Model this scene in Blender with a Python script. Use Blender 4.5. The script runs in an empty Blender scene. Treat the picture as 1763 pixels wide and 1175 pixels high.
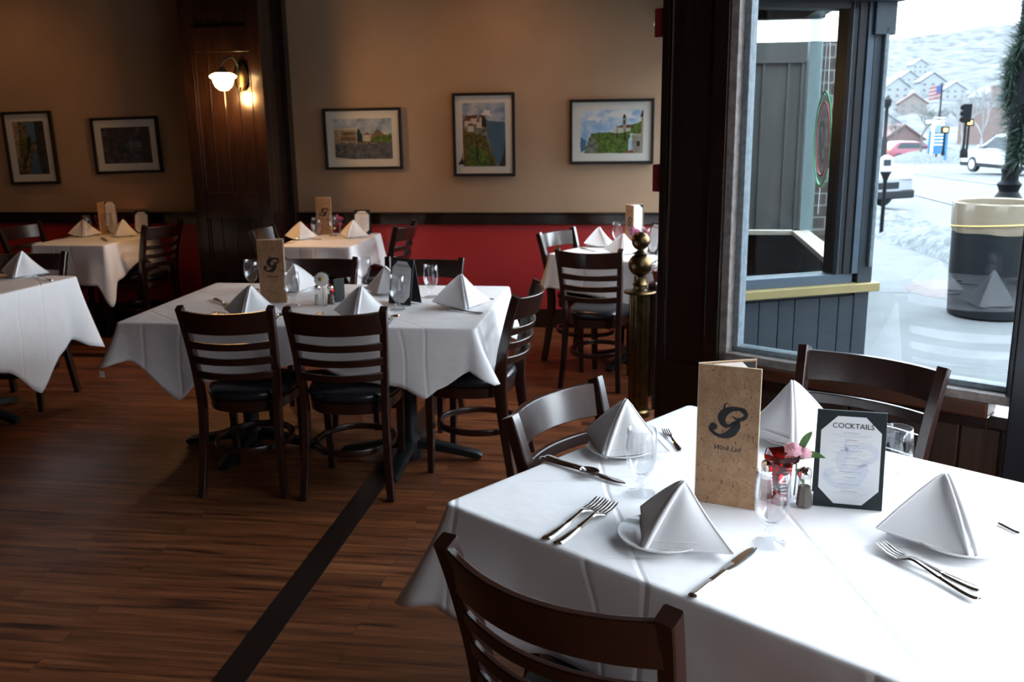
import bpy, bmesh, math, random
import numpy as np
from mathutils import Vector, Matrix
C = bpy.context.scene
COL = C.collection
PI = math.pi
random.seed(4)

# ------------------------------------------------------------------ camera
FPX, CX, CY, CH = 1637.0, 881.5, 587.5, 1.686
YAW, ROLL = math.radians(8.323), math.radians(-.82)
TH = math.atan((CY - 192.5) / FPX)
FW = Vector((-math.sin(YAW)*math.cos(TH), math.cos(YAW)*math.cos(TH), -math.sin(TH)))
RT = Vector((math.cos(YAW), math.sin(YAW), 0)); UP = RT.cross(FW)
RT, UP = RT*math.cos(ROLL) + UP*math.sin(ROLL), UP*math.cos(ROLL) - RT*math.sin(ROLL)
CAM = Vector((0, 0, CH))
cd = bpy.data.cameras.new('camera'); cam = bpy.data.objects.new('camera', cd); COL.objects.link(cam)
M_ = Matrix((RT, UP, -FW)).transposed().to_4x4(); M_.translation = CAM
cam.matrix_world = M_
cd.sensor_width = 36; cd.lens = FPX*36/1763; cd.clip_start = .05; cd.clip_end = 2000
C.camera = cam
cd.dof.use_dof = True; cd.dof.focus_distance = 2.35; cd.dof.aperture_fstop = 7.1

def at(px, py, z=.76):           # point of the horizontal plane z seen at a photo position
    d = FW + RT*((px-CX)/FPX) - UP*((py-CY)/FPX)
    return CAM + d*((z-CH)/d.z)
def atY(px, py, Y):
    d = FW + RT*((px-CX)/FPX) - UP*((py-CY)/FPX)
    return CAM + d*(Y/d.y)

# ------------------------------------------------------------------ world, light, exposure
W = bpy.data.worlds.new('overcast_sky'); C.world = W; W.use_nodes = True
nt = W.node_tree; nt.nodes.clear()
bg = nt.nodes.new('ShaderNodeBackground'); out = nt.nodes.new('ShaderNodeOutputWorld')
tc = nt.nodes.new('ShaderNodeTexCoord'); sp = nt.nodes.new('ShaderNodeSeparateXYZ'); rp = nt.nodes.new('ShaderNodeValToRGB')
nt.links.new(tc.outputs['Generated'], sp.inputs[0]); nt.links.new(sp.outputs['Z'], rp.inputs[0])
rp.color_ramp.elements[0].color = (.82, .90, 1, 1); rp.color_ramp.elements[1].color = (.85, .92, 1, 1)
nt.links.new(rp.outputs[0], bg.inputs[0]); bg.inputs[1].default_value = 3.4
nt.links.new(bg.outputs[0], out.inputs[0])
vs = C.view_settings; vs.view_transform = 'Standard'; vs.look = 'None'; vs.gamma = 1; vs.use_curve_mapping = False
vs.exposure = 2.3
C.cycles.transparent_max_bounces = 32; C.cycles.max_bounces = 14; C.cycles.diffuse_bounces = 6

def portal(name, center, normal, w, h):
    l = bpy.data.lights.new(name, 'AREA'); l.shape = 'RECTANGLE'; l.size = w; l.size_y = h
    l.cycles.is_portal = True
    o = bpy.data.objects.new(name, l); COL.objects.link(o)
    o.location = center; o.rotation_euler = Vector(normal).to_track_quat('-Z', 'Y').to_euler()
    return o

# ------------------------------------------------------------------ materials
MATS = {}
def mat(name, col=(.5,.5,.5), rough=.5, metal=0, spec=.5, coat=0, build=None, sheen=0, coat_rough=.1):
    if name in MATS: return MATS[name]
    m = bpy.data.materials.new(name); m.use_nodes = True
    n = m.node_tree; b = n.nodes['Principled BSDF']
    b.inputs['Base Color'].default_value = (*col, 1); b.inputs['Roughness'].default_value = rough
    b.inputs['Metallic'].default_value = metal; b.inputs['Specular IOR Level'].default_value = spec
    b.inputs['Coat Weight'].default_value = coat; b.inputs['Coat Roughness'].default_value = coat_rough
    b.inputs['Sheen Weight'].default_value = sheen
    if build: build(n, b)
    MATS[name] = m; return m
def N(n, t, **k):
    x = n.nodes.new(t)
    for a, v in k.items():
        if a in x.inputs.keys(): x.inputs[a].default_value = v
        else: setattr(x, a, v)
    return x
def coords(n, scale=(1,1,1), kind='Object', rot=(0,0,0)):
    t = N(n, 'ShaderNodeTexCoord'); mp = N(n, 'ShaderNodeMapping')
    mp.inputs['Scale'].default_value = scale; mp.inputs['Rotation'].default_value = rot
    n.links.new(t.outputs[kind], mp.inputs[0]); return mp.outputs[0]
def ramp(n, fac, stops):
    r = N(n, 'ShaderNodeValToRGB'); e = r.color_ramp.elements
    while len(e) < len(stops): e.new(.5)
    for i, (p, c) in enumerate(stops): e[i].position = p; e[i].color = (*c, 1)
    n.links.new(fac, r.inputs[0]); return r.outputs[0]
def noise(n, vec, scale, detail=4, rough=.5):
    x = N(n, 'ShaderNodeTexNoise'); x.inputs['Scale'].default_value = scale; x.inputs['Detail'].default_value = detail
    x.inputs['Roughness'].default_value = rough; n.links.new(vec, x.inputs['Vector']); return x.outputs['Fac']
def bump(n, b, h, strength=.3, dist=.01):
    x = N(n, 'ShaderNodeBump'); x.inputs['Strength'].default_value = strength; x.inputs['Distance'].default_value = dist
    n.links.new(h, x.inputs['Height']); n.links.new(x.outputs[0], b.inputs['Normal'])
def mathn(n, op, a, b=None, v=None):
    x = N(n, 'ShaderNodeMath', operation=op)
    n.links.new(a, x.inputs[0])
    if b is not None: n.links.new(b, x.inputs[1])
    elif v is not None: x.inputs[1].default_value = v
    return x.outputs[0]

def wood_build(c0, c1, sc=(18,18,1.6), rmin=None, kind='Object'):
    def f(n, b):
        v = coords(n, sc, kind); a = noise(n, v, 2.0, 5, .6)
        n.links.new(ramp(n, a, [(.3, c0), (.7, c1)]), b.inputs['Base Color'])
        bump(n, b, a, .06, .002)
    return f
def floor_build(n, b):
    v = coords(n, (1,1,1))
    br = N(n, 'ShaderNodeTexBrick'); br.inputs['Scale'].default_value = 1; br.offset = .37; br.offset_frequency = 2
    br.inputs['Brick Width'].default_value = .95; br.inputs['Row Height'].default_value = .083
    br.inputs['Mortar Size'].default_value = .0012; br.inputs['Mortar Smooth'].default_value = .2
    br.inputs['Color1'].default_value = (0,0,0,1); br.inputs['Color2'].default_value = (1,1,1,1); br.inputs['Mortar'].default_value = (.5,.5,.5,1)
    n.links.new(v, br.inputs['Vector'])
    v2 = coords(n, (1.6, 22, 1))
    ad = N(n, 'ShaderNodeVectorMath', operation='ADD'); n.links.new(v2, ad.inputs[0])
    sc_ = N(n, 'ShaderNodeVectorMath', operation='SCALE'); sc_.inputs['Scale'].default_value = 7.3
    n.links.new(br.outputs['Color'], sc_.inputs[0]); n.links.new(sc_.outputs[0], ad.inputs[1])
    g = noise(n, ad.outputs[0], 1.3, 6, .62)
    col = ramp(n, g, [(.34, (.030,.009,.004)), (.44, (.115,.036,.013)), (.56, (.175,.058,.020)), (.70, (.25,.095,.036))])
    mx = N(n, 'ShaderNodeMix', data_type='RGBA', blend_type='MULTIPLY'); mx.inputs['Factor'].default_value = .55
    n.links.new(col, mx.inputs['A']); n.links.new(ramp(n, br.outputs['Color'], [(0,(.55,.5,.5)), (1,(1.15,1.05,1))]), mx.inputs['B'])
    mo = N(n, 'ShaderNodeMix', data_type='RGBA', blend_type='MIX'); n.links.new(br.outputs['Fac'], mo.inputs['Factor'])
    n.links.new(mx.outputs['Result'], mo.inputs['A']); mo.inputs['B'].default_value = (.03,.01,.004,1)
    n.links.new(mo.outputs['Result'], b.inputs['Base Color'])
    r = noise(n, coords(n, (1.1,1.6,1)), 1.5, 3)
    n.links.new(ramp(n, r, [(.3, (.36,)*3), (.7, (.5,)*3)]), b.inputs['Roughness'])
    bump(n, b, br.outputs['Fac'], -.25, .002)
def cloth_build(n, b):
    v = coords(n, (1,1,1))
    w = noise(n, v, 900, 1)
    d = coords(n, (1,1,.9), rot=(.2,.1,.75))
    s = N(n, 'ShaderNodeSeparateXYZ'); n.links.new(d, s.inputs[0])
    hs = None
    for k, (ax, per) in enumerate((('X', .44), ('Y', .39))):
        wv = noise(n, v, 2.5, 1)
        q = mathn(n, 'MULTIPLY', s.outputs[ax], v=1/per)
        q = mathn(n, 'ADD', q, mathn(n, 'MULTIPLY', wv, v=.12))
        q = mathn(n, 'PINGPONG', q, v=.5)
        q = mathn(n, 'LESS_THAN', q, v=.012) if False else mathn(n, 'MINIMUM', q, v=.022)
        hs = q if hs is None else mathn(n, 'ADD', hs, q)
    lo = noise(n, v, 7, 3, .5)
    h = mathn(n, 'ADD', mathn(n, 'MULTIPLY', hs, v=.16), mathn(n, 'MULTIPLY', lo, v=.014))
    h = mathn(n, 'ADD', h, mathn(n, 'MULTIPLY', w, v=.0004))
    bump(n, b, h, .45, 1.0)
def cork_build(n, b):
    v = coords(n)
    a = noise(n, v, 26, 6, .7); c = noise(n, coords(n, (1,1,2.2)), 190, 3, .6); d = noise(n, coords(n, (1.8,1,.8)), 95, 4, .6)
    base = ramp(n, a, [(.3,(.30,.165,.085)), (.7,(.47,.29,.165))])
    mx = N(n, 'ShaderNodeMix', data_type='RGBA', blend_type='MULTIPLY'); mx.inputs['Factor'].default_value = 1
    n.links.new(base, mx.inputs['A']); n.links.new(ramp(n, c, [(.3,(.45,.33,.27)), (.42,(1,1,1))]), mx.inputs['B'])
    m2 = N(n, 'ShaderNodeMix', data_type='RGBA', blend_type='MULTIPLY'); m2.inputs['Factor'].default_value = 1
    n.links.new(mx.outputs['Result'], m2.inputs['A']); n.links.new(ramp(n, d, [(.33,(.42,.28,.2)), (.4,(1,1,1))]), m2.inputs['B'])
    n.links.new(m2.outputs['Result'], b.inputs['Base Color'])
def linen_wall(c):
    def f(n, b):
        v = coords(n, (1,1,1)); a = noise(n, coords(n, (300,300,8)), 1, 2); c2 = noise(n, v, 3, 2)
        n.links.new(ramp(n, c2, [(.3, tuple(x*.93 for x in c)), (.7, tuple(x*1.05 for x in c))]), b.inputs['Base Color'])
        bump(n, b, a, .12, .002)
    return f
def speckle(c0, c1, s=8, k=4, st=.2, d=.01, lo=.35, hi=.65):
    def f(n, b):
        a = noise(n, coords(n), s, k, .6)
        n.links.new(ramp(n, a, [(lo, c0), (hi, c1)]), b.inputs['Base Color'])
        if st: bump(n, b, a, st, d)
    return f

dark_wood = mat('dark_walnut_wood', rough=.24, coat=.35, build=wood_build((.006,.0028,.0018), (.018,.0075,.0045)))
chair_wood = mat('mahogany_stained_wood', rough=.3, coat=.45, coat_rough=.18, build=wood_build((.010,.0034,.0024), (.027,.0078,.005)))
panel_wood = mat('old_brown_plank_wood', rough=.38, build=wood_build((.016,.008,.005), (.050,.026,.017), (16,16,1.2)))
red_ledge = mat('reddish_sill_wood', rough=.3, build=wood_build((.045,.016,.008), (.09,.032,.014), (2,2,25)))
floor_m = mat('oiled_plank_floor', rough=.42, build=floor_build, spec=.4)
strip_m = mat('dark_floor_inlay', (.012,.006,.004), .35)
wall_tan = mat('tan_linen_wallpaper', rough=.85, build=linen_wall((.345,.235,.152)))
wall_red = mat('red_painted_wainscot', (.42,.028,.030), .5)
ceil_m = mat('ceiling_paint', (.10,.065,.04), .9)
room_m = mat('brown_room_paint', (.05,.032,.022), .8)
blue_m = mat('blue_grey_clapboard_paint', rough=.45, build=speckle((.027,.040,.052), (.038,.054,.068), 6))
yellow_m = mat('pale_yellow_sill_paint', rough=.45, build=speckle((.34,.26,.10), (.42,.33,.14), 5))
grey_frame = mat('weathered_window_frame', rough=.5, build=speckle((.15,.12,.11), (.26,.23,.21), 30))
pale_frame = mat('pale_grey_stop_paint', rough=.5, build=speckle((.12,.15,.17), (.20,.24,.265), 40))
black_pillar = mat('blue_black_pillar_paint', (.010,.013,.020), .3)
cloth = mat('white_cotton_cloth', (.86,.86,.88), .85, build=cloth_build, spec=.2)
napkin_m = mat('white_napkin_cotton', (.86,.86,.88), .8, spec=.2, build=lambda n, b: bump(n, b, noise(n, coords(n), 700, 1), .1, .001))
china = mat('white_china', (.82,.83,.82), .12, coat=.3)
steel = mat('polished_steel', (.62,.60,.57), .16, 1)
chrome = mat('chrome', (.8,.8,.8), .08, 1)
brass = mat('aged_brass', rough=.34, metal=1, build=speckle((.065,.042,.020), (.13,.088,.040), 20, st=.05))
iron = mat('black_cast_iron', (.009,.012,.013), .45, spec=.35)
vinyl = mat('black_vinyl', (.012,.015,.020), .26, build=lambda n, b: bump(n, b, noise(n, coords(n), 220, 2), .08, .001))
frame_black = mat('black_picture_frame', (.012,.012,.012), .35)
mat_white = mat('white_mat_board', (.74,.72,.68), .8)
menu_black = mat('dark_green_black_leatherette', (.010,.018,.020), .5)
paper = mat('menu_paper', (.80,.82,.84), .6)
paper_in = mat('inner_menu_page', (.85,.87,.9), .5)
ink = mat('black_ink', (.010,.010,.012), .55)
ink_soft = mat('grey_print', (.42,.43,.46), .6)
ink_pale = mat('pale_grey_print', (.60,.61,.64), .6)
mark_blue = mat('pale_blue_watermark_print', (.70,.74,.81), .6)
cork = mat('cork', rough=.75, build=cork_build)
cork_edge = mat('cork_cut_edge', (.62,.50,.34), .7)
bulb_m = mat('frosted_lamp_glass', (1,.85,.6), .4)
b_ = bulb_m.node_tree.nodes['Principled BSDF']; b_.inputs['Emission Color'].default_value = (1,.62,.26,1); b_.inputs['Emission Strength'].default_value = 4.5
flame_m = mat('candle_flame', (1,.5,.1), .4)
b_ = flame_m.node_tree.nodes['Principled BSDF']; b_.inputs['Emission Color'].default_value = (1,.30,.06,1); b_.inputs['Emission Strength'].default_value = 6
green = mat('leaf_green', rough=.45, build=speckle((.05,.13,.035), (.12,.24,.07), 40, st=0))
pink = mat('pink_petals', (.80,.42,.50), .7)
purple = mat('purple_petals', (.28,.02,.16), .6)
white_petal = mat('white_petals', (.85,.85,.84), .6)
yellow_c = mat('yellow_flower_centre', (.50,.33,.03), .7)
salt = mat('white_salt', (.8,.8,.78), .8); pepper = mat('ground_pepper', (.10,.08,.06), .9)
red_dev = mat('red_enamel', (.16,.008,.012), .35)
label_w = mat('white_label', (.7,.7,.7), .5)
red_print = mat('red_print', (.45,.02,.02), .5); blue_print = mat('blue_print', (.03,.10,.35), .5); orange_print = mat('orange_print', (.65,.25,.03), .5)

def thin_glass(name, tint=(.97,.985,.98), facing=.93, edge=.35, rough=.0, refl=1.0):
    m = bpy.data.materials.new(name); m.use_nodes = True; n = m.node_tree; n.nodes.clear()
    o = N(n, 'ShaderNodeOutputMaterial'); t = N(n, 'ShaderNodeBsdfTransparent'); g = N(n, 'ShaderNodeBsdfGlossy'); mx = N(n, 'ShaderNodeMixShader')
    g.inputs['Roughness'].default_value = rough; g.inputs['Color'].default_value = (.95,.97,1,1)
    lw = N(n, 'ShaderNodeLayerWeight'); lw.inputs['Blend'].default_value = .5
    f = mathn(n, 'POWER', lw.outputs['Facing'], v=5.0)
    f = mathn(n, 'MULTIPLY', mathn(n, 'ADD', mathn(n, 'MULTIPLY', f, v=.9), v=.04), v=refl)
    n.links.new(f, mx.inputs[0])
    ly = N(n, 'ShaderNodeLayerWeight'); ly.inputs['Blend'].default_value = .35
    n.links.new(ramp(n, ly.outputs['Facing'], [(0, tint), (.75, tuple(c*facing for c in tint)), (1, tuple(c*edge for c in tint))]), t.inputs['Color'])
    n.links.new(t.outputs[0], mx.inputs[1]); n.links.new(g.outputs[0], mx.inputs[2]); n.links.new(mx.outputs[0], o.inputs[0])
    MATS[name] = m; return m
pane_m = thin_glass('window_pane_glass', (.985,.995,.99), 1, .9, 0, 1.3)
dim_pane = thin_glass('bay_window_glass', (.96,.975,.97), 1, .9, 0, .22)
tint_m = thin_glass('tinted_window_glass', (.70,.74,.76), 1, .9, 0, 1.35)
goblet_m = thin_glass('drinking_glass', (.975,.982,.985), .93, .42, .01, 1.5)
red_glass = thin_glass('red_glass', (.40,.005,.008), .6, .3, .03, 1.0)
bag_m = mat('clear_bin_liner', (.48,.40,.30), .25, spec=.7)

# ------------------------------------------------------------------ mesh helpers
class MB:
    def __init__(s): s.v = []; s.f = []; s.m = []
    def add(s, vs_, fs, m=0):
        k = len(s.v); s.v += [tuple(p) for p in vs_]
        for f in fs: s.f.append(tuple(i+k for i in f)); s.m.append(m)
        return s
    def box(s, x0, x1, y0, y1, z0, z1, m=0, X=None):
        vs_ = [(x, y, z) for z in (z0, z1) for y in (y0, y1) for x in (x0, x1)]
        if X is not None: vs_ = [X @ Vector(p) for p in vs_]
        return s.add(vs_, [(0,2,3,1),(4,5,7,6),(0,1,5,4),(2,6,7,3),(0,4,6,2),(1,3,7,5)], m)
    def bar(s, a, b, t, z0, z1, m=0, side=0):      # vertical slab between plan points a, b; thickness t; side -1 left,1 right,0 centred
        a = Vector((a[0], a[1])); b = Vector((b[0], b[1])); d = (b-a).normalized(); n = Vector((-d.y, d.x))
        o0, o1 = {0: (-t/2, t/2), 1: (0, t), -1: (-t, 0)}[side]
        q = [a+n*o0, b+n*o0, b+n*o1, a+n*o1]
        return s.prism([(p.x, p.y) for p in q], z0, z1, m)
    def prism(s, poly, z0, z1, m=0, X=None):
        n = len(poly)
        vs_ = [(p[0], p[1], z0) for p in poly] + [(p[0], p[1], z1) for p in poly]
        if X is not None: vs_ = [X @ Vector(p) for p in vs_]
        fs = [tuple(range(n))[::-1], tuple(range(n, 2*n))] + [(i, (i+1) % n, n+(i+1) % n, n+i) for i in range(n)]
        return s.add(vs_, fs, m)
    def grid(s, P, m=0, cu=False, cv=False):
        a, b = len(P), len(P[0]); vs_ = [p for r in P for p in r]; fs = []
        for i in range(a if cu else a-1):
            for j in range(b if cv else b-1):
                fs.append((i*b+j, ((i+1) % a)*b+j, ((i+1) % a)*b+(j+1) % b, i*b+(j+1) % b))
        return s.add(vs_, fs, m)
    def lathe(s, prof, n=24, o=(0,0,0), m=0, cap=True, X=None):
        P = [[(r*math.cos(2*PI*j/n)+o[0], r*math.sin(2*PI*j/n)+o[1], z+o[2]) for j in range(n)] for r, z in prof]
        if X is not None: P = [[X @ Vector(p) for p in r] for r in P]
        k = len(s.v); s.grid([list(reversed(r)) for r in P], m, cv=True)
        if cap:
            s.f.append(tuple(range(k, k+n))); s.m.append(m)
            e = k+(len(P)-1)*n; s.f.append(tuple(range(e, e+n))[::-1]); s.m.append(m)
        return s
    def tube(s, path, r, n=10, m=0, closed=False, flat=None, ref=(0,0,1)):
        # flat = (half width along side, half height along ref-ish): rectangular section
        P = [Vector(p) for p in path]; L = len(P); rows = []
        for i, p in enumerate(P):
            t = (P[(i+1) % L]-P[i-1]) if closed else (P[min(i+1, L-1)]-P[max(i-1, 0)])
            t.normalize(); rf = Vector(ref); a = t.cross(rf)
            if a.length < 1e-3: a = t.cross(Vector((0,1,0)))
            a.normalize(); b = a.cross(t)
            if flat:
                w, h = flat[i] if isinstance(flat, list) else flat
                e = .82
                rows.append([p+a*x*w+b*y*h for x, y in ((1,e),(e,1),(-e,1),(-1,e),(-1,-e),(-e,-1),(e,-1),(1,-e))])
            else:
                rr = r[i] if isinstance(r, (list, tuple)) else r
                rows.append([p+(a*math.cos(2*PI*j/n)+b*math.sin(2*PI*j/n))*rr for j in range(n)])
        k = len(s.v); s.grid(rows, m, cu=closed, cv=True)
        if not closed:
            q = len(rows[0]); s.f.append(tuple(range(k, k+q))[::-1]); s.m.append(m)
            e = k+(L-1)*q; s.f.append(tuple(range(e, e+q))); s.m.append(m)
        return s
    def ball(s, c, r, nu=14, nv=9, m=0, sc=(1,1,1)):
        P = []
        for i in range(nv+1):
            a = PI*i/nv; rr = max(math.sin(a), 1e-3)
            P.append([(c[0]+r*sc[0]*rr*math.cos(2*PI*j/nu), c[1]+r*sc[1]*rr*math.sin(2*PI*j/nu), c[2]+r*sc[2]*math.cos(a)) for j in range(nu)])
        return s.grid(P, m, cv=True)
    def build(s, name, mats, parent=None, smooth=False, bevel=0, sub=0, solid=0, X=None, kind=None, angle=40):
        me = bpy.data.meshes.new(name)
        vs_ = [X @ Vector(p) for p in s.v] if X is not None else s.v
        me.from_pydata([tuple(p) for p in vs_], [], s.f)
        if not isinstance(mats, (list, tuple)): mats = [mats]
        for m in mats: me.materials.append(m)
        me.polygons.foreach_set('material_index', s.m)
        b = bmesh.new(); b.from_mesh(me); bmesh.ops.recalc_face_normals(b, faces=b.faces); b.to_mesh(me); b.free()
        if smooth:
            me.polygons.foreach_set('use_smooth', [True]*len(me.polygons))
            try: me.set_sharp_from_angle(angle=math.radians(angle))
            except Exception: pass
        o = bpy.data.objects.new(name, me); COL.objects.link(o)
        if parent is not None: o.parent = parent
        if solid:
            d = o.modifiers.new('s', 'SOLIDIFY'); d.thickness = solid; d.offset = -1
        if bevel:
            d = o.modifiers.new('b', 'BEVEL'); d.width = bevel; d.segments = 2; d.limit_method = 'ANGLE'; d.angle_limit = math.radians(35)
        if sub:
            d = o.modifiers.new('u', 'SUBSURF'); d.levels = sub; d.render_levels = sub
        if kind: o['kind'] = kind
        return o
def tag(o, label, cat, group=None, kind=None):
    o['label'] = label; o['category'] = cat
    if group: o['group'] = group
    if kind: o['kind'] = kind
    return o
def thing(name, label, cat, loc=(0,0,0), rz=0, group=None):
    o = bpy.data.objects.new(name, None); COL.objects.link(o); o.empty_display_size = .1
    o.location = loc; o.rotation_euler = (0, 0, rz); return tag(o, label, cat, group)
def struct(name, mb, m, **k):
    o = mb.build(name, m, **k); o['kind'] = 'structure'; return o
KIDS = {}
def dup(root, loc, rz, label, group=None, scale=None):
    def rec(src, par):
        c = src.copy(); COL.objects.link(c)
        if par is not None: c.parent = par
        for ch in src.children: rec(ch, c)
        return c
    r = rec(root, None); r.location = loc; r.rotation_euler = (0, 0, rz); r['label'] = label
    if group: r['group'] = group
    if scale: r.scale = scale
    return r
def RX(a): return Matrix.Rotation(a, 4, 'X')
def RY(a): return Matrix.Rotation(a, 4, 'Y')
def RZ(a): return Matrix.Rotation(a, 4, 'Z')
def T(x, y, z): return Matrix.Translation((x, y, z))
def text_mb(body, size, X, m=0, mb=None, shear=0, align='CENTER', extrude=.0002, bold=0):
    cu = bpy.data.curves.new('t', 'FONT'); cu.body = body; cu.size = size; cu.align_x = align; cu.extrude = extrude; cu.shear = shear; cu.offset = bold; cu.resolution_u = 3
    o = bpy.data.objects.new('t', cu); COL.objects.link(o)
    dg = bpy.context.evaluated_depsgraph_get(); me = o.evaluated_get(dg).to_mesh()
    mb = mb or MB(); mb.add([X @ v.co for v in me.vertices], [tuple(p.vertices) for p in me.polygons], m)
    o.evaluated_get(dg).to_mesh_clear(); bpy.data.objects.remove(o); bpy.data.curves.remove(cu)
    return mb
def spline(pts, k=8):
    out = []
    P = [np.array(p, float) for p in pts]; n = len(P)
    for i in range(n-1):
        p0, p1, p2, p3 = P[max(i-1, 0)], P[i], P[i+1], P[min(i+2, n-1)]
        for j in range(k):
            t = j/k
            out.append(.5*((2*p1)+(-p0+p2)*t+(2*p0-5*p1+4*p2-p3)*t*t+(-p0+3*p1-3*p2+p3)*t**3))
    out.append(P[-1]); return out

# ------------------------------------------------------------------ the script letter G, as variable-width strokes (units: 1 = letter height)
def g_letter(X, size, mb=None, m=0, depth=.0004, mirror=1):
    mb = mb or MB()
    strokes = [
        [(323,327,3), (306,340,5), (300,358,7), (306,378,9), (318,395,12)],
        [(352,418,3), (385,437,8), (425,432,13), (447,405,14), (432,375,17), (395,364,13), (350,371,18), (308,395,26), (286,430,29), (290,465,24), (312,490,17), (340,488,11), (362,468,8), (385,458,10), (410,452,7)],
        [(404,452,6), (392,472,24), (378,505,29), (352,540,29), (315,562,22), (275,568,14), (240,556,12), (215,532,13), (206,508,12)],
    ]
    s = size/255.0
    for st in strokes:
        pts = spline(st, 7); L = []
        for i, p in enumerate(pts):
            a = pts[max(i-1, 0)]; b = pts[min(i+1, len(pts)-1)]
            d = np.array([b[0]-a[0], b[1]-a[1]]); d /= (np.linalg.norm(d)+1e-6); nn = np.array([-d[1], d[0]])*p[2]
            L.append([(p[0]-325+nn[0], -(p[1]-452+nn[1])), (p[0]-325-nn[0], -(p[1]-452-nn[1]))])
        rows = [[X @ Vector((x*s*mirror, y*s, depth)) for x, y in r] for r in L]
        mb.grid(rows, m)
    c = [X @ Vector(((230-325+27*math.cos(a))*s*mirror, -(506-452+27*math.sin(a))*s, depth)) for a in np.linspace(0, 2*PI, 19)[:-1]]
    mb.add(c, [tuple(range(18))], m)
    return mb

# ================================================================== THE SETTING
OUTL = [(-7.6,-6.1),(3.05,-6.1),(3.05,2.5),(.17,4.23),(1.06,4.53),(1.06,6.6),(.52,6.62),(.52,7.5),(-7.6,7.5)]
fl = MB().prism(OUTL, -.3, 0)
struct('floor', fl, floor_m)
struct('trim_1', MB().box(-1.30, -1.195, -5.9, 7.3, 0, .0025), strip_m)
struct('trim_2', MB().box(-7.3, -3.2, 6.17, 6.27, 0, .0022), strip_m)
struct('ceiling', MB().prism(OUTL, 3.25, 3.35), ceil_m)
BWY = 7.41
wb = MB(); wb.box(-7.6, .52, BWY, BWY+.12, .9, 3.25, 0); wb.box(-7.6, .52, BWY, BWY+.12, 0, .9, 1)
struct('wall_back', wb, [wall_tan, wall_red])
for k, (x0, x1) in enumerate(((-7.5, -3.45), (-2.83, .5))):
    r_ = MB(); r_.box(x0, x1, BWY-.022, BWY, .825, .905); r_.box(x0, x1, BWY-.035, BWY, .905, .92)
    struct('trim_%d' % (3+k), r_, dark_wood, bevel=.004)
bb = MB(); bb.box(-7.5, -3.45, BWY-.02, BWY, 0, .15); bb.box(-2.83, .5, BWY-.02, BWY, 0, .15)
struct('baseboard_back', bb, dark_wood, bevel=.004)
struct('wall_left', MB().box(-7.7, -7.5, -6.1, 7.5, 0, 3.25), room_m)
struct('wall_rear', MB().box(-7.6, 3.1, -6.2, -6.0, 0, 3.25), room_m)

# pilaster of dark wood on the back wall
pl = MB(); PX0, PX1, PY = -3.45, -2.83, 6.9
pl.box(PX0+.03, PX1-.03, PY+.02, BWY, 0, 3.25)
for x0, x1 in ((PX0, PX0+.09), (PX1-.09, PX1)): pl.box(x0, x1, PY, PY+.10, 0, 3.25)
for z0, z1 in ((0, .22), (.92, 1.12), (2.14, 2.32), (3.1, 3.25)): pl.box(PX0+.09, PX1-.09, PY, PY+.08, z0, z1)
pl.box(PX0, PX1, PY+.10, BWY, 0, .04); pl.box(PX1-.03, PX1, PY+.10, PY+.14, 0, 3.25); pl.box(PX1-.03, PX1+.02, BWY-.09, BWY, 0, 3.25)
pl.box(PX0-.02, PX0+.03, BWY-.09, BWY, 0, 3.25)
for z0, z1 in ((.22, .92), (1.12, 2.14), (2.32, 3.1)):   # raised mouldings and vertical beads
    for x in (PX0+.10, PX1-.10): pl.box(x-.008, x+.008, PY+.006, PY+.03, z0+.01, z1-.01)
    for i in range(1, 4): x = PX0+.09+(PX1-PX0-.18)*i/4; pl.box(x-.004, x+.004, PY+.012, PY+.03, z0, z1)
struct('trim_5', pl, dark_wood, bevel=.004)

# window wall W1 : plane through (.339,3.97) heading (.858,-.514)
U1 = Vector((.858, -.5137, 0)); N1 = Vector((.5137, .858, 0))      # N1 points outdoors
O1 = Vector((.339, 3.97, 0))
def w1(s, o=0, z=0): return O1 + U1*s + N1*o + Vector((0, 0, z))
def slab(mb, s0, s1, o0, o1, z0, z1, m=0):
    q = [w1(s0, o0), w1(s1, o0), w1(s1, o1), w1(s0, o1)]
    mb.prism([(p.x, p.y) for p in q], z0, z1, m)
post = MB()
slab(post, -.32, -.035, -.02, .10, 0, 3.25); slab(post, -.30, -.05, .10, .22, 0, 3.25)
slab(post, -.335, -.30, -.03, .14, 0, 3.25); slab(post, -.10, -.035, -.035, 0, .62, 3.25)
slab(post, -.295, -.285, -.03, -.02, .6, 3.25); slab(post, -.30, -.04, -.04, -.02, 0, .62)
struct('wall_post', post, dark_wood, bevel=.004)
# knee wall of planks below the window
kw = MB(); slab(kw, -.03, 3.0, .02, .14, -.3, .60)
for i in range(22):
    s0 = -.03+i*.137; slab(kw, s0+.004, s0+.133, .0, .03, .02, .555)
struct('wall_right', kw, panel_wood, bevel=.004)
tr = MB(); slab(tr, -.035, 1.02, -.015, .05, .555, .60); struct('trim_6', tr, dark_wood, bevel=.004)
tr = MB(); slab(tr, -.035, 1.02, -.035, .10, .60, .655); struct('trim_7', tr, red_ledge, bevel=.008)
struct('baseboard_right', (lambda mb: (slab(mb, -.03, 3.0, -.02, 0, 0, .12), mb)[1])(MB()), dark_wood)
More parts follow.
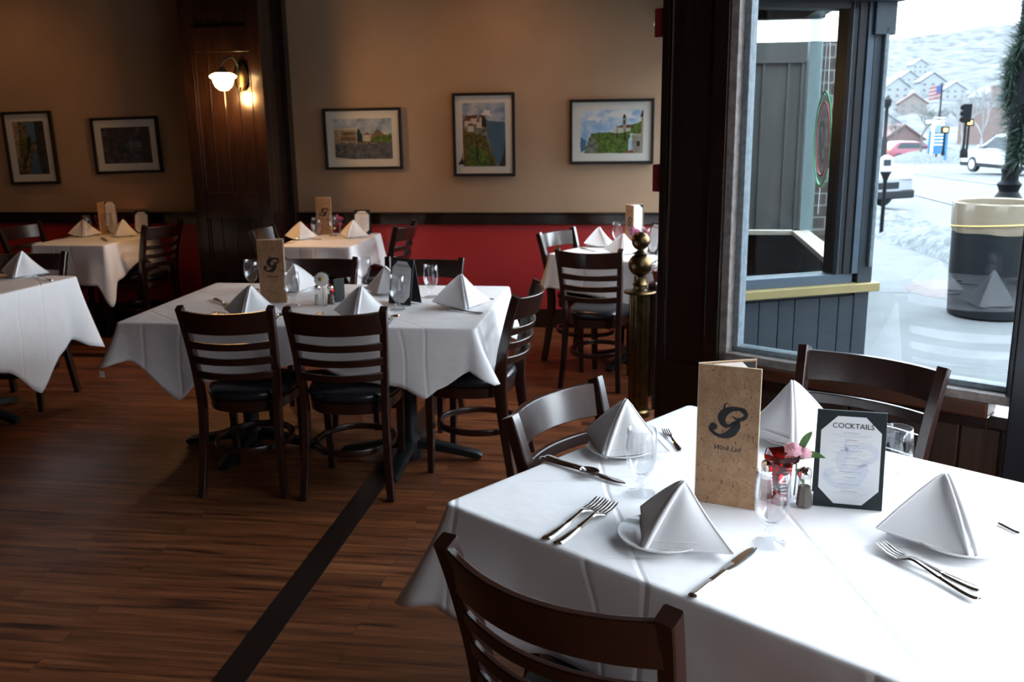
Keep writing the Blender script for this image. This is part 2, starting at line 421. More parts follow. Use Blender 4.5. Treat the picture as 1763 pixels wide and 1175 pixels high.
# frame of the big window
wf = MB(); GL0, GL1 = .055, 1.0
slab(wf, -.035, .0, -.02, .09, .655, 3.15, 0); slab(wf, -.035, 1.09, -.02, .09, .655, .69, 0)
slab(wf, .0, .026, .03, .09, .69, 3.15, 1); slab(wf, .0, 1.08, .03, .09, .69, .712, 1)
slab(wf, -.035, 1.09, -.02, .09, 3.08, 3.15, 0)
win1 = struct('window_1', wf, [grey_frame, pale_frame], bevel=.003)
pn = MB(); slab(pn, .01, 1.07, .058, .062, .70, 3.10); p_ = pn.build('window_pane', tint_m, win1)
pil = MB(); slab(pil, 1.085, 1.19, -.03, .20, 0, 3.25); slab(pil, 1.065, 1.09, -.01, .10, .66, 3.25)
struct('trim_8', pil, black_pillar, bevel=.006)
# second window further right along the same wall (outside the frame), end post, side wall with window
w2f = MB(); slab(w2f, -.035, 3.0, 0, .12, 3.12, 3.25); slab(w2f, 2.85, 3.0, -.03, .15, 0, 3.25)
slab(w2f, 1.19, 2.9, -.02, .1, .60, .70)
struct('wall_header', w2f, dark_wood)
pn = MB(); slab(pn, 1.19, 2.85, .058, .062, .70, 3.12)
o = pn.build('window_2', pane_m); o['kind'] = 'structure'
SX = w1(3.0).x; SY = w1(3.0).y
sw = MB(); sw.box(SX, SX+.15, -6.1, SY+.05, 0, .7); sw.box(SX, SX+.15, -6.1, SY+.05, 3.12, 3.25); sw.box(SX, SX+.15, -6.1, -2.3, .7, 3.12); sw.box(SX-.02, SX+.15, .4, .5, .7, 3.12)

struct('wall_side', sw, dark_wood)
o = MB().box(SX+.06, SX+.065, -2.3, .4, .7, 3.12).build('window_3', pane_m); o['kind'] = 'structure'
o = MB().box(SX+.06, SX+.065, .5, SY, .7, 3.12).build('window_4', pane_m); o['kind'] = 'structure'
portal('portal_window_1', w1(.53, .15, 1.9), -N1, 1.05, 2.42)
portal('portal_window_2', w1(2.02, .15, 1.9), -N1, 1.68, 2.42)
portal('portal_window_3', (SX+.2, -.95, 1.9), (-1,0,0), 2.7, 2.42)
portal('portal_window_4', (SX+.2, 1.45, 1.9), (-1,0,0), 1.9, 2.42)

# W2: the painted facade seen through window 1
A2 = Vector((.17, 4.112, 0)); B2 = Vector((1.006, 4.492, 0)); U2 = (B2-A2).normalized(); N2 = Vector((-U2.y, U2.x, 0))  # N2 points into the annex
L2 = (B2-A2).length
def slab2(mb, s0, s1, o0, o1, z0, z1, m=0):
    q = [A2+U2*s0+N2*o0, A2+U2*s1+N2*o0, A2+U2*s1+N2*o1, A2+U2*s0+N2*o1]
    mb.prism([(p.x, p.y) for p in q], z0, z1, m)
k2 = MB(); slab2(k2, 0, L2, .02, .12, -.3, .87)
for i, (s0, s1) in enumerate(((.16,.262), (.266,.352), (.356,.45), (.454,.532), (.536,.66), (.664,.76), (.764,.85), (.854,L2))): slab2(k2, s0, s1, .004, .03, -.3, .845)
slab2(k2, .02, L2, -.0, .12, 2.14, 3.3)
struct('wall_facade', k2, blue_m, bevel=.002)
ys = MB(); slab2(ys, .05, L2+.03, -.035, .10, .865, .905); struct('trim_9', ys, yellow_m, bevel=.004)
w2 = MB(); G0, G1 = .08, .732
slab2(w2, G1, G1+.034, .0, .10, .945, 2.14, 1); slab2(w2, .02, G1+.09, .0, .10, .905, .95, 0); slab2(w2, .02, L2, 0, .1, 2.09, 2.14, 1)
slab2(w2, G1+.034, G1+.072, -.005, .08, .95, 2.14, 1); slab2(w2, G1+.076, G1+.108, -.012, .08, .95, 2.12, 0)
slab2(w2, .02, G0, .0, .10, .95, 2.14, 1); slab2(w2, G1-.002, G1+.003, -.012, .02, .95, 2.12, 0)
w2o = struct('window_5', w2, [mat('blue_grey_frame_paint', (.085,.12,.155), .4), mat('dark_frame_paint', (.018,.022,.026), .35)], bevel=.002)
pn = MB(); slab2(pn, G0, G1, .05, .054, .95, 2.09); pn.build('window_pane', dim_pane, w2o)
cp = MB(); slab2(cp, G1+.108, L2, -.012, .16, .905, 3.2); slab2(cp, L2-.035, L2-.015, -.03, .0, .98, 2.02, 1); slab2(cp, L2-.09, L2+.015, -.03, .18, 1.985, 3.2); slab2(cp, G1+.108, L2, .0, .16, -.3, .87)
slab2(cp, .0, L2+.03, -.06, .02, 2.12, 2.2)
struct('trim_10', cp, [blue_m, pale_frame], bevel=.004)

# annex: street-side window W4 (plane x=.97) and end window W5, plus an added unseen return window
an = MB(); an.box(.94, 1.04, 4.9, 6.55, -.3, .87); an.box(.92, .965, 4.52, 4.9, -.3, .87); an.box(.4, 1.07, 6.5, 6.62, -.3, .87); an.box(.94, 1.04, 4.9, 6.55, 2.235, 3.3); an.box(.92, .965, 4.5, 4.9, 2.235, 3.3); an.box(.4, 1.07, 6.5, 6.62, 2.235, 3.3)
an.box(.40, .52, 6.5, BWY, -.3, .87); an.box(.40, .52, 6.5, BWY, 2.235, 3.3); an.box(.42, .50, 6.5, 6.57, .87, 2.235)
struct('wall_annex', an, dark_wood)
struct('trim_11', MB().box(.93, 1.04, 4.95, 6.5, .87, .9).box(.5, 1.0, 6.44, 6.5, .87, .9), mat('beige_ledge_paint', (.42,.36,.29), .5), bevel=.003)
af = MB(); af.box(.98, 1.05, 6.47, 6.56, .9, 2.235); af.box(.92, .965, 4.55, 4.62, .9, 2.235)
w4 = struct('window_6', af, mat('pale_blue_mullion_paint', (.20,.27,.28), .4))
MB().box(.958, .962, 4.62, 6.47, .9, 2.235).build('window_pane', dim_pane, w4)
MB().box(.45, .454, 6.57, BWY, .9, 2.235).build('window_pane', dim_pane, w4)  # return window hidden by the post, added to bring daylight onto the back wall
MB().box(.52, .98, 6.53, 6.534, .9, 2.235).build('window_pane', dim_pane, w4)
portal('portal_added_window_8', (.56, 6.98, 1.57), (-1,0,0), .84, 1.33)  # portal of the added return window
portal('portal_window_9', (.75, 6.66, 1.57), (0,-1,0), .45, 1.33)
portal('portal_window_6', (1.12, 5.5, 1.57), (-1,0,0), 1.9, 1.3)

# ceiling over the annex side is part of the ceiling slab; roof overhang outdoors
# red fire strobe and pull station on the side of the post
def onpost(z0, z1, o0, o1, out_):
    mb = MB(); slab(mb, -.335-out_, -.335, o0, o1, z0, z1); return mb
q = w1(-.335, .03)
t = thing('fire_strobe', 'small red wall strobe with clear dome, high on the dark post', 'alarm', (q.x, q.y, 2.02))
inv = T(-q.x, -q.y, -2.02)
onpost(1.975, 2.09, -.02, .09, .045).build('housing', red_dev, t, bevel=.006, X=inv)
sp_ = w1(-.335-.05, .035, 2.03); MB().ball(tuple(sp_), .026, m=0).build('strobe_dome', goblet_m, t, smooth=True, X=inv)
t = thing('pull_station', 'dark red fire pull box lower on the side of the dark post', 'alarm', (q.x, q.y, 1.40))
inv = T(-q.x, -q.y, -1.40)
onpost(1.345, 1.46, -.02, .09, .04).build('housing', red_dev, t, bevel=.005, X=inv)
onpost(1.375, 1.40, .0, .07, .05).build('pull_handle', label_w, t, bevel=.003, X=inv)

# ================================================================== WALL SCONCE
sx, sy, sz = -3.045, 6.9, 1.945
t = thing('wall_sconce', 'lit wall lamp with bell-shaped frosted glass on dark pilaster', 'lamp', (sx, sy, sz))
MB().add([], []).lathe([(.002,0),(.05,0),(.055,.006),(.045,.016),(.002,.02)], 24, X=Matrix.Diagonal((1,1,1.9,1)) @ RX(PI/2)).build('back_plate', brass, t, smooth=True, X=T(.05,.0,.02))
MB().tube(spline([(.05,-.02,.05),(.05,-.08,.13),(.04,-.15,.15),(.0,-.2,.11),(0,-.2,.07)], 6), .007, 8).build('arm', iron, t, smooth=True)
MB().tube(spline([(.05,-.02,-.06),(.06,-.07,-.09),(.075,-.10,-.02),(.07,-.08,.07),(.05,-.02,.1)], 6), .005, 8).build('scroll', iron, t, smooth=True)
MB().lathe([(.012,.08),(.02,.07),(.045,.045),(.05,.03)], 20, (0,-.2,0)).build('fitter', iron, t, smooth=True)
MB().lathe([(.002,-.085),(.03,-.08),(.058,-.055),(.072,-.022),(.075,-.004),(.093,.008),(.096,.02),(.08,.03),(.055,.04)], 32, (0,-.2,0)).build('lamp_shade', bulb_m, t, smooth=True)
l = bpy.data.lights.new('sconce_light', 'POINT'); l.energy = 5; l.color = (1,.5,.18); l.shadow_soft_size = .06
o = bpy.data.objects.new('sconce_light', l); COL.objects.link(o); o.location = (sx, sy-.2, sz-.13)
# warm ceiling spots above the frame
for i, (x, y, e) in enumerate(((-1.1, 6.6, 9), (-5.2, 6.7, 4))):
    l = bpy.data.lights.new('ceiling_spot_light', 'SPOT'); l.energy = e; l.color = (1,.50,.22); l.spot_size = 2.2; l.spot_blend = 1; l.shadow_soft_size = .08
    o = bpy.data.objects.new('ceiling_spot_light', l); COL.objects.link(o); o.location = (x, y, 3.15)

# ================================================================== PICTURES
def col(name, c, r=.6): return mat('print_'+name, c, r)
def noisy(name, c0, c1, s): return mat('print_'+name, rough=.5, build=speckle(c0, c1, s, 5, 0))
skyA = noisy('cloudy_blue_sky', (.13,.25,.45), (.62,.66,.70), 9); skyB = noisy('bright_cloudy_sky', (.18,.42,.75), (.85,.88,.9), 8)
hazeB = noisy('blue_haze', (.05,.12,.22), (.09,.18,.28), 5); watr = noisy('grey_lake', (.05,.06,.08), (.16,.17,.19), 30)
folg = noisy('green_foliage', (.02,.06,.008), (.16,.25,.03), 45); folo = noisy('autumn_foliage', (.03,.035,.008), (.22,.17,.03), 45)
rock = noisy('grey_rock', (.05,.05,.045), (.35,.33,.30), 40); stone = noisy('ochre_stone', (.25,.18,.10), (.50,.38,.24), 30)
roofp = noisy('red_roof', (.16,.04,.02), (.30,.09,.05), 30); darkt = noisy('dark_cypress', (.006,.018,.008), (.02,.04,.015), 40)
hill_p = noisy('brown_hill', (.14,.09,.04), (.28,.20,.10), 20); whitep = col('white_wall', (.6,.57,.5)); darkw = col('dark_window', (.03,.02,.015))
stonew = noisy('grey_house_wall', (.25,.22,.18), (.42,.38,.33), 15); canal = noisy('canal_facades', (.02,.02,.015), (.28,.20,.11), 30)
dim1 = noisy('dim_violet_stones', (.015,.012,.02), (.13,.10,.14), 22); bluep = col('blue_sky_strip', (.09,.20,.30)); dkbr = noisy('dark_brown_facade', (.02,.013,.012), (.07,.045,.035), 30)
clouds = col('white_cloud', (.8,.8,.8))
pm = [skyA, skyB, hazeB, watr, folg, folo, rock, stone, roofp, darkt, hill_p, whitep, darkw, stonew, canal, dim1, bluep, dkbr, clouds]
I = {m.name: i for i, m in enumerate(pm)}
def pic(label, x0, x1, z0, z1, art, mw=.11, tilt=0, loose=None, z_shift=0):
    w, h = x1-x0, z1-z0
    t = thing('framed_picture', label, 'picture', ((x0+x1)/2, BWY-.001, (z0+z1)/2), 0, 'framed pictures on the back wall')
    t.rotation_euler = (0, tilt, 0)
    f = MB(); b = .022
    for a in ((-w/2, w/2, h/2-b, h/2), (-w/2, w/2, -h/2, -h/2+b), (-w/2, -w/2+b, -h/2+b, h/2-b), (w/2-b, w/2, -h/2+b, h/2-b)): f.box(a[0], a[1], -.03, 0, a[2], a[3])
    f.build('frame', frame_black, t, bevel=.002)
    MB().box(-w/2+b, w/2-b, -.012, -.004, -h/2+b, h/2-b).build('mat_board', mat_white, t)
    iw, ih = w/2-b-mw*.54, h/2-b-mw*.54
    a = MB(); k = [0]
    def poly(pts, mname):           # pts in 0..1 picture coordinates, layered front to back
        k[0] += 1; y = -.0125-k[0]*.00012
        a.add([((p[0]*2-1)*iw, y, (p[1]*2-1)*ih) for p in pts], [tuple(range(len(pts)))], I['print_'+mname])
    art(poly); a.build('print', pm, t)
    MB().box(-w/2+b, w/2-b, -.019, -.018, -h/2+b, h/2-b).build('glazing', pane_m, t)
    if loose: loose(t, w, h, b)
    return t
def R(p, x0, x1, y0, y1, m): p([(x0,y0),(x1,y0),(x1,y1),(x0,y1)], m)
def blob(p, pts, m, seed=1, j=.02, n=5):
    rr = random.Random(seed); q = []
    for i in range(len(pts)):
        a, b = pts[i], pts[(i+1) % len(pts)]
        for s in range(n):
            u = s/n; q.append((min(1, max(0, a[0]+(b[0]-a[0])*u+rr.uniform(-j, j))), min(1, max(0, a[1]+(b[1]-a[1])*u+rr.uniform(-j, j)))))
    p(q, m)
def art_canal(p):
    R(p,0,1,0,1,'canal_facades'); R(p,.45,.72,.62,1,'blue_sky_strip'); R(p,.7,1,0,1,'dark_brown_facade'); R(p,.0,.18,.3,1,'ochre_stone')
    p([(.42,0),(.75,0),(.68,.35),(.55,.45)],'blue_haze'); p([(.2,.1),(.5,.5),(.55,.75),(.3,.6)],'dark_cypress'); blob(p,[(.1,.3),(.35,.35),(.4,.7),(.15,.65)],'autumn_foliage',3)
def art_steps(p):
    R(p,0,1,0,1,'dim_violet_stones'); p([(.1,1),(.75,1),(.5,.55),(.15,.6)],'dark_brown_facade'); R(p,.55,.8,.35,.6,'grey_lake'); R(p,.12,.22,.3,.7,'dark_window'); p([(.8,0),(1,0),(1,1),(.8,1)],'dark_brown_facade')
    blob(p,[(.3,.25),(.5,.3),(.5,.5),(.32,.48)],'dark_cypress',5)
def art_lake(p):
    R(p,0,1,0,1,'cloudy_blue_sky'); p([(.4,.35),(.62,.55),(.75,.74),(.88,.6),(1,.55),(1,.35)],'brown_hill')
    R(p,0,1,0,.42,'grey_lake'); R(p,.0,.38,.40,.74,'ochre_stone'); R(p,0,.39,.73,.77,'white_wall')
    for i in range(7): R(p,.13+i*.035,.15+i*.035,.46,.56,'dark_window')
    for i in range(7): R(p,.13+i*.035,.15+i*.035,.60,.67,'dark_window')
    blob(p,[(.39,.42),(.5,.42),(.46,.7),(.42,.78),(.40,.68)],'dark_cypress',2,.01); R(p,.52,.63,.44,.6,'white_wall'); p([(.51,.6),(.64,.6),(.575,.66)],'red_roof')
    blob(p,[(.62,.42),(1,.42),(1,.62),(.8,.58),(.66,.52)],'green_foliage',4,.02); R(p,0,.75,.37,.42,'grey_rock'); p([(0,0),(.32,0),(0,.05)],'white_wall')
def art_cliff(p):
    R(p,0,1,0,1,'blue_haze'); p([(0,.75),(1,.7),(1,1),(0,1)],'cloudy_blue_sky'); blob(p,[(.45,.82),(.7,.8),(.62,.9),(.5,.88)],'white_cloud',7,.02); 
    blob(p,[(0,0),(.82,0),(.72,.2),(.6,.45),(.58,.72),(.4,.8),(0,.82)],'grey_rock',1,.02)
    blob(p,[(0,.0),(.8,0),(.66,.22),(.55,.48),(.3,.5),(0,.6)],'autumn_foliage',2,.02); blob(p,[(.1,0),(.7,0),(.5,.28),(.2,.35)],'green_foliage',3,.03)
    for i,(x,y) in enumerate(((.05,.68),(.2,.72),(.33,.66),(.12,.6),(.4,.73))): R(p,x,x+.14,y-.05,y+.04,'white_wall'); p([(x-.01,y+.04),(x+.15,y+.04),(x+.12,y+.08),(x+.02,y+.08)],'red_roof')
    blob(p,[(.45,.62),(.57,.62),(.56,.76),(.46,.8)],'dark_cypress',5,.01); p([(1,0),(.86,0),(.95,.2),(1,.45)],'dark_brown_facade'); p([(.3,.1),(.36,.1),(.33,.55)],'dark_cypress')
def art_tower(p):
    R(p,0,1,0,1,'bright_cloudy_sky'); blob(p,[(.0,.0),(.1,.1),(.08,.3),(0,.4)],'blue_haze',6,.01); blob(p,[(.1,.8),(.3,.72),(.35,.82),(.15,.88)],'white_cloud',4,.02); blob(p,[(.4,.85),(.9,.8),(.8,.97),(.5,.97)],'white_cloud',8,.02)
    blob(p,[(.06,0),(.75,0),(.8,.5),(.5,.5),(.3,.48),(.17,.46),(.12,.25)],'green_foliage',1,.015); blob(p,[(.06,0),(.24,0),(.3,.2),(.18,.42),(.13,.25)],'grey_rock',2,.02)
    blob(p,[(.55,.45),(.97,.45),(.98,.75),(.85,.66),(.7,.62)],'green_foliage',3,.015)
    p([(.5,.48),(.56,.6),(.68,.64),(.8,.64),(.8,.52),(.6,.46)],'white_wall'); p([(.56,.6),(.68,.66),(.84,.66),(.78,.58)],'red_roof')
    R(p,.675,.73,.5,.82,'grey_house_wall'); p([(.67,.82),(.735,.82),(.702,.92)],'dark_cypress'); R(p,.69,.715,.68,.76,'dark_window')
    p([(.58,.36),(.6,.36),(.59,.7)],'dark_cypress'); p([(.69,.3),(.73,.3),(.71,.6)],'dark_cypress')
    p([(.84,0),(1,0),(1,.46),(.82,.42)],'grey_house_wall'); R(p,.9,.95,.16,.28,'dark_window'); p([(.97,.46),(1,.46),(1,1),(.97,.85)],'ochre_stone'); p([(.95,.84),(1,.84),(1,1),(.985,.98)],'dark_window')
    p([(.72,0),(.86,0),(.84,.07),(.74,.06)],'red_roof')
def note(t, w, h, b):
    MB().add([(-w/2+b+.012,-.0195,-h/2+b+.07),(-w/2+b+.06,-.0195,-h/2+b+.07),(-w/2+b+.05,-.0195,-h/2+b+.12),(-w/2+b+.055,-.0195,-h/2+b+.16),(-w/2+b+.035,-.0195,-h/2+b+.10)], [(0,1,2,3,4)]).build('small_black_sticker', ink, t)
pic('narrow upright dim canal scene, leftmost picture on the back wall', -5.31, -4.87, 1.152, 1.745, art_canal, .11, -.02)
pic('dim landscape picture of stone steps, just left of pilaster', -4.53, -3.945, 1.237, 1.689, art_steps, .11, -.02)
pic('landscape picture of a lakeside villa, just right of pilaster', -2.556, -1.927, 1.257, 1.731, art_lake, .11, -.005)
pic('upright picture of cliff-top village, between two landscape ones', -1.52, -1.035, 1.20, 1.831, art_cliff, .10, 0, note)
pic('landscape picture of church tower on green cliff, rightmost', -.616, .020, 1.287, 1.769, art_tower, .11, 0)

# ================================================================== CHAIRS
def make_chair():
    t = thing('dining_chair', '', 'chair', (0,0,0), 0, 'ladder-back dining chairs')
    def ypost(z): return -.19 - .0*z if z < .45 else -.19-.085*((z-.45)/.43)**1.3
    for s in (-1, 1):
        path = [(s*.205,-.245,0), (s*.192,-.215,.18), (s*.186,-.194,.36), (s*.187,-.19,.46), (s*.195,-.204,.6), (s*.205,-.237,.75), (s*.2135,-.268,.86), (s*.2155,-.277,.885)]
        pts = spline(path, 4)
        fl_ = [(.0165, .019+.008*math.exp(-((p[2]-.45)/.22)**2)) for p in pts]
        MB().tube(pts, 0, flat=fl_, ref=(0,1,0)).build('rear_leg', chair_wood, t, smooth=True, angle=35)
        MB().tube([(s*.178,.165,0), (s*.182,.16,.2), (s*.184,.158,.40)], 0, flat=[(.0145,.0145),(.017,.017),(.019,.019)], ref=(0,1,0)).build('front_leg', chair_wood, t, smooth=True, angle=35)
    def slat(z0, z1, th, dep, name):
        rows = []
        for i in range(17):
            u = -1+2*i/16; xw = .205+.02*((z0+z1)/2-.6); x = u*xw; r = []
            for (z, o) in ((z0,-th/2),(z1,-th/2),(z1,th/2),(z0,th/2)):
                r.append((x, ypost(z)-dep*(1-u*u)+o-.002, z + (.006*(u*u) if z == z1 else 0)))
            rows.append(r)
        mb = MB(); mb.grid(rows, cv=True); mb.f += [(0,1,2,3), (64,67,66,65)]; mb.m += [0,0]
        mb.build(name, chair_wood, t, smooth=True, bevel=.003, angle=50)
    slat(.772, .868, .020, .068, 'crest_rail')
    for z in (.712, .642, .572): slat(z-.016, z+.016, .016, .062, 'slat')
    def outline(k, n=40):
        P = []
        for i in range(n):
            a = 2*PI*i/n; ca, sa = math.cos(a), math.sin(a); e = .72
            x = abs(ca)**e*(1 if ca > 0 else -1)*.212; y = abs(sa)**e*(1 if sa > 0 else -1)*.212
            x *= 1+.10*(y/.212)
            P.append((x*k, y*k+.008))
        return P
    rows = [[(x, y, z) for x, y in outline(k)] for k, z in ((.93,.438),(1.0,.448),(1.02,.462),(.99,.478),(.9,.488),(.7,.493),(.4,.495),(.02,.495))]
    mb = MB(); mb.grid(rows, cv=True); mb.build('seat', vinyl, t, smooth=True, angle=80)
    rows = [[(x, y, z) for x, y in outline(k)] for k, z in ((.88,.39),(.94,.385),(.97,.39),(.985,.435),(.93,.44),(.1,.44))]
    mb = MB(); mb.grid(rows, cv=True); mb.build('seat_rail', chair_wood, t, smooth=True)
    ring = [(.185*math.cos(a), -.03+.20*math.sin(a), .215) for a in np.linspace(0, 2*PI, 37)[:-1]]
    MB().tube(ring, 0, flat=(.009,.014), closed=True).build('hoop_stretcher', chair_wood, t, smooth=True, angle=50)
    return t
chair0 = make_chair(); used = [False]
CH_ = {}
def chair(key, pa, pb, label, wscale=None, push=0, dims=None):
    a = at(*pa, .885); b = at(*pb, .885); d = b-a; ang = math.atan2(d.y, d.x)
    sc = 1.0 if wscale is None else wscale
    mid = (a+b)/2; front = Vector((-math.sin(ang), math.cos(ang), 0))
    loc = mid + front*(.277+push); loc.z = 0
    place_chair(loc, ang, label, (sc, 1, 1))
def place_chair(loc, ang, label, s=(1,1,1)):
    if not used[0]:
        used[0] = True; chair0.location = loc; chair0.rotation_euler = (0,0,ang); chair0['label'] = label; chair0.scale = s
    else: dup(chair0, loc, ang, label, scale=s)
def face(x, y, deg): return (Vector((x, y, 0)), math.radians(deg))
chair('c1', (763,930), (1155,1062), 'nearest dark chair, back to viewer at bottom centre, cut by frame', 1.12)
chair('c2', (1048,655), (905,722), 'dark chair at the left side of the near right table, window light on its crest', 1.05, push=-.05)
chair('c3', (1628,635), (1385,595), 'dark chair between the near table and the big window', 1.08)
chair('FL', (315,530), (458,530), 'left one of two chairs with backs to viewer at long middle table', .93)
chair('FR', (497,532), (655,532), 'right one of two chairs with backs to viewer at long middle table', .97)
def place_mid(x, y, deg, label, w=1):    # (x, y) = plan centre of the seat, deg = heading of its front from +Y, counter-clockwise
    place_chair(Vector((x, y, 0)), math.radians(deg), label, (w, 1, 1))
place_mid(-.835, 4.37, 84, 'dark chair at the right end of the long middle table, seen side-on')
place_mid(-1.87, 4.95, 182, 'far-side chair of long middle table, behind the white daisy')
place_mid(-1.27, 4.96, 178, 'far-side chair of long middle table, against the red wall')
place_mid(-3.74, 5.07, 187, 'chair behind the left edge table, crest above its white napkin')
place_mid(-4.01, 6.98, 80, 'chair at the right side of the dim back left table')
place_mid(-4.57, 6.74, -95, 'chair on the far left side of the dim back left table, hardly visible')
place_mid(-2.08, 6.95, 86, 'chair right of the small table beside the pilaster')
place_mid(-2.54, 6.66, -88, 'chair left of the small table beside pilaster, behind a cork menu')
place_mid(-.37, 6.42, -120+360, 'x') if False else None
place_mid(-.42, 6.62, -75-45+0, 'chair at far left of the table behind brass post, crest lit white') if False else None
place_mid(-.48, 6.38, -120+62+0, 'chair at far left of the table behind brass post, crest lit white') if False else None
chair('T6L', (988,393), (937,402), 'chair left of the back right table, pale light on its crest', .92, push=-.03)
chair('T6F', (970,428), (1057,431), 'chair with back to viewer in front of back right table', .9)
place_mid(.72, 5.75, 95, 'chair seen through two panes inside the blue bay')

# ================================================================== TABLES AND CLOTHS
def pedestal(t, x, y, arm=.33, ang=0, name='pedestal_base'):
    mb = MB(); X = T(x, y, 0) @ RZ(ang)
    for k in range(4):
        Y = X @ RZ(k*PI/2)
        mb.tube([Y @ Vector(p) for p in ((.0,0,.085),(.1,0,.075),(arm*.7,0,.045),(arm-.02,0,.028),(arm,0,.018))], 0, flat=[(.034,.02),(.034,.022),(.03,.018),(.028,.018),(.02,.012)])
    mb.lathe([(.055,.0),(.055,.10),(.04,.12),(.038,.70),(.05,.715)], 20, X=X)
    mb.lathe([(.12,.715),(.12,.725)], 20, X=X)
    mb.build(name, iron, t, smooth=True, angle=40)
def cloth_mesh(w, d, hem, seed=0, r=.018, rows=14, top=.7605, ns=220):
    """w,d table size, centred; hem: list of (u, drop, out, slide), u = 0..4 round the table from the front-left corner, ccw"""
    rr = random.Random(seed)
    hem = sorted(hem); us = [h[0] for h in hem]
    def val(u, k):
        n = len(hem)
        for i in range(n):
            u0 = us[i]; u1 = us[(i+1) % n] + (4 if i == n-1 else 0); uu = u if u >= us[0] else u+4
            if u0 <= uu <= u1 + 1e-9:
                f_ = (uu-u0)/max(u1-u0, 1e-6); f_ = f_*.45+(f_*f_*(3-2*f_))*.55
                a, b = hem[i][k], hem[(i+1) % n][k]; return a+(b-a)*f_
        return hem[0][k]
    cr = [( -w/2, -d/2), (w/2, -d/2), (w/2, d/2), (-w/2, d/2)]
    nr = [(0,-1), (1,0), (0,1), (-1,0)]; tg = [(1,0), (0,1), (-1,0), (0,-1)]
    per = []
    nside = [int(ns*x/(2*w+2*d)) for x in (w, d, w, d)]; nc = 7
    for k in range(4):
        L = (w, d, w, d)[k]
        for i in range(nside[k]+1):
            s = i/nside[k]; q = r + (L-2*r)*s
            per.append((cr[k][0]+tg[k][0]*q, cr[k][1]+tg[k][1]*q, nr[k][0], nr[k][1], k+.06+.88*s, tg[k]))
        k2 = (k+1) % 4
        for i in range(1, nc):
            a = i/nc*PI/2; n0, n1 = nr[k], nr[k2]
            nx = n0[0]*math.cos(a)+n1[0]*math.sin(a); ny = n0[1]*math.cos(a)+n1[1]*math.sin(a)
            cxx = cr[k2][0]-(n0[0]+n1[0])*r; cyy = cr[k2][1]-(n0[1]+n1[1])*r
            tx = tg[k][0]*math.cos(a)+tg[k2][0]*math.sin(a); ty = tg[k][1]*math.cos(a)+tg[k2][1]*math.sin(a)
            per.append((cxx+nx*r, cyy+ny*r, nx, ny, k+.94+.12*i/nc, (tx, ty)))
    n = len(per)
    mb = MB(); R_ = []
    ph = [rr.uniform(0, 6.28) for _ in range(4)]
    for (x, y, nx, ny, u, tt) in per:
        uu = u % 4
        D, O, S = val(uu, 1), val(uu, 2), val(uu, 3)
        corner = abs((uu+.5) % 1-.5); wav = .0045*math.sin(uu*9+ph[0])+.0035*math.sin(uu*17+ph[1])
        col_ = []
        for q in (.012,):
            col_.append((x-nx*q, y-ny*q, top))
        for i in range(4):
            a = (i+1)/4*PI/2; e = .010
            col_.append((x-nx*e+nx*e*math.sin(a)+nx*.004, y-ny*e+ny*e*math.sin(a)+ny*.004, top-e+e*math.cos(a)))
        for i in range(1, rows+1):
            q = i/rows; o = .006+O*q**1.25+wav*q*2.2+.002*math.sin(q*5+uu*11+ph[2])*q
            col_.append((x+nx*o+tt[0]*S*q, y+ny*o+tt[1]*S*q, top-.01-(D-.01)*q))
        R_.append(col_)
    mb.grid(R_, 0, cu=True)
    # top
    k = len(mb.v); inner = [(p[0]-p[2]*.012, p[1]-p[3]*.012) for p in per]
    gx, gy = 26, 22
    m0 = len(mb.v)
    rings = []
    for f_ in (1, .8, .55, .3, .1):
        rings.append([(a*f_, b*f_, top) for a, b in inner])
    mb.grid(rings, 0, cv=True)
    kk = len(mb.v)-n; mb.f.append(tuple(range(kk, kk+n))); mb.m.append(0)
    return mb
def finish_cloth(mb, name, label, cat, loc, rz, group, tagpos=None):
    o = mb.build(name, cloth, None, smooth=True, angle=180)
    bm = bmesh.new(); bm.from_mesh(o.data); bmesh.ops.remove_doubles(bm, verts=bm.verts, dist=.0006); bmesh.ops.recalc_face_normals(bm, faces=bm.faces); bm.to_mesh(o.data); bm.free()
    d = o.modifiers.new('s', 'SOLIDIFY'); d.thickness = .0012; d.offset = -1
    o.location = (*loc, 0); o.rotation_euler = (0,0,rz); tag(o, label, cat, group)
    if tagpos:
        MB().box(tagpos[0]-.012, tagpos[0]+.012, tagpos[1]-.001, tagpos[1]+.001, tagpos[2]-.03, tagpos[2]).build('cloth_tag', label_w, o)
    return o
TAB = {}
def table(key, cx_, cy_, w, d, ang, hem, lt, lc, bases, seed, tagpos=None, arm=.3):
    t = thing('dining_table', lt, 'table', (cx_, cy_, 0), ang, 'dining tables')
    for (bx, by) in bases: pedestal(t, bx, by, arm)
    MB().box(-w/2+.006, w/2-.006, -d/2+.006, d/2-.006, .725, .758).build('tabletop', chair_wood, t, bevel=.008)
    finish_cloth(cloth_mesh(w, d, hem, seed), 'tablecloth', lc, 'tablecloth', (cx_, cy_), ang, 'white tablecloths', tagpos)
    TAB[key] = t
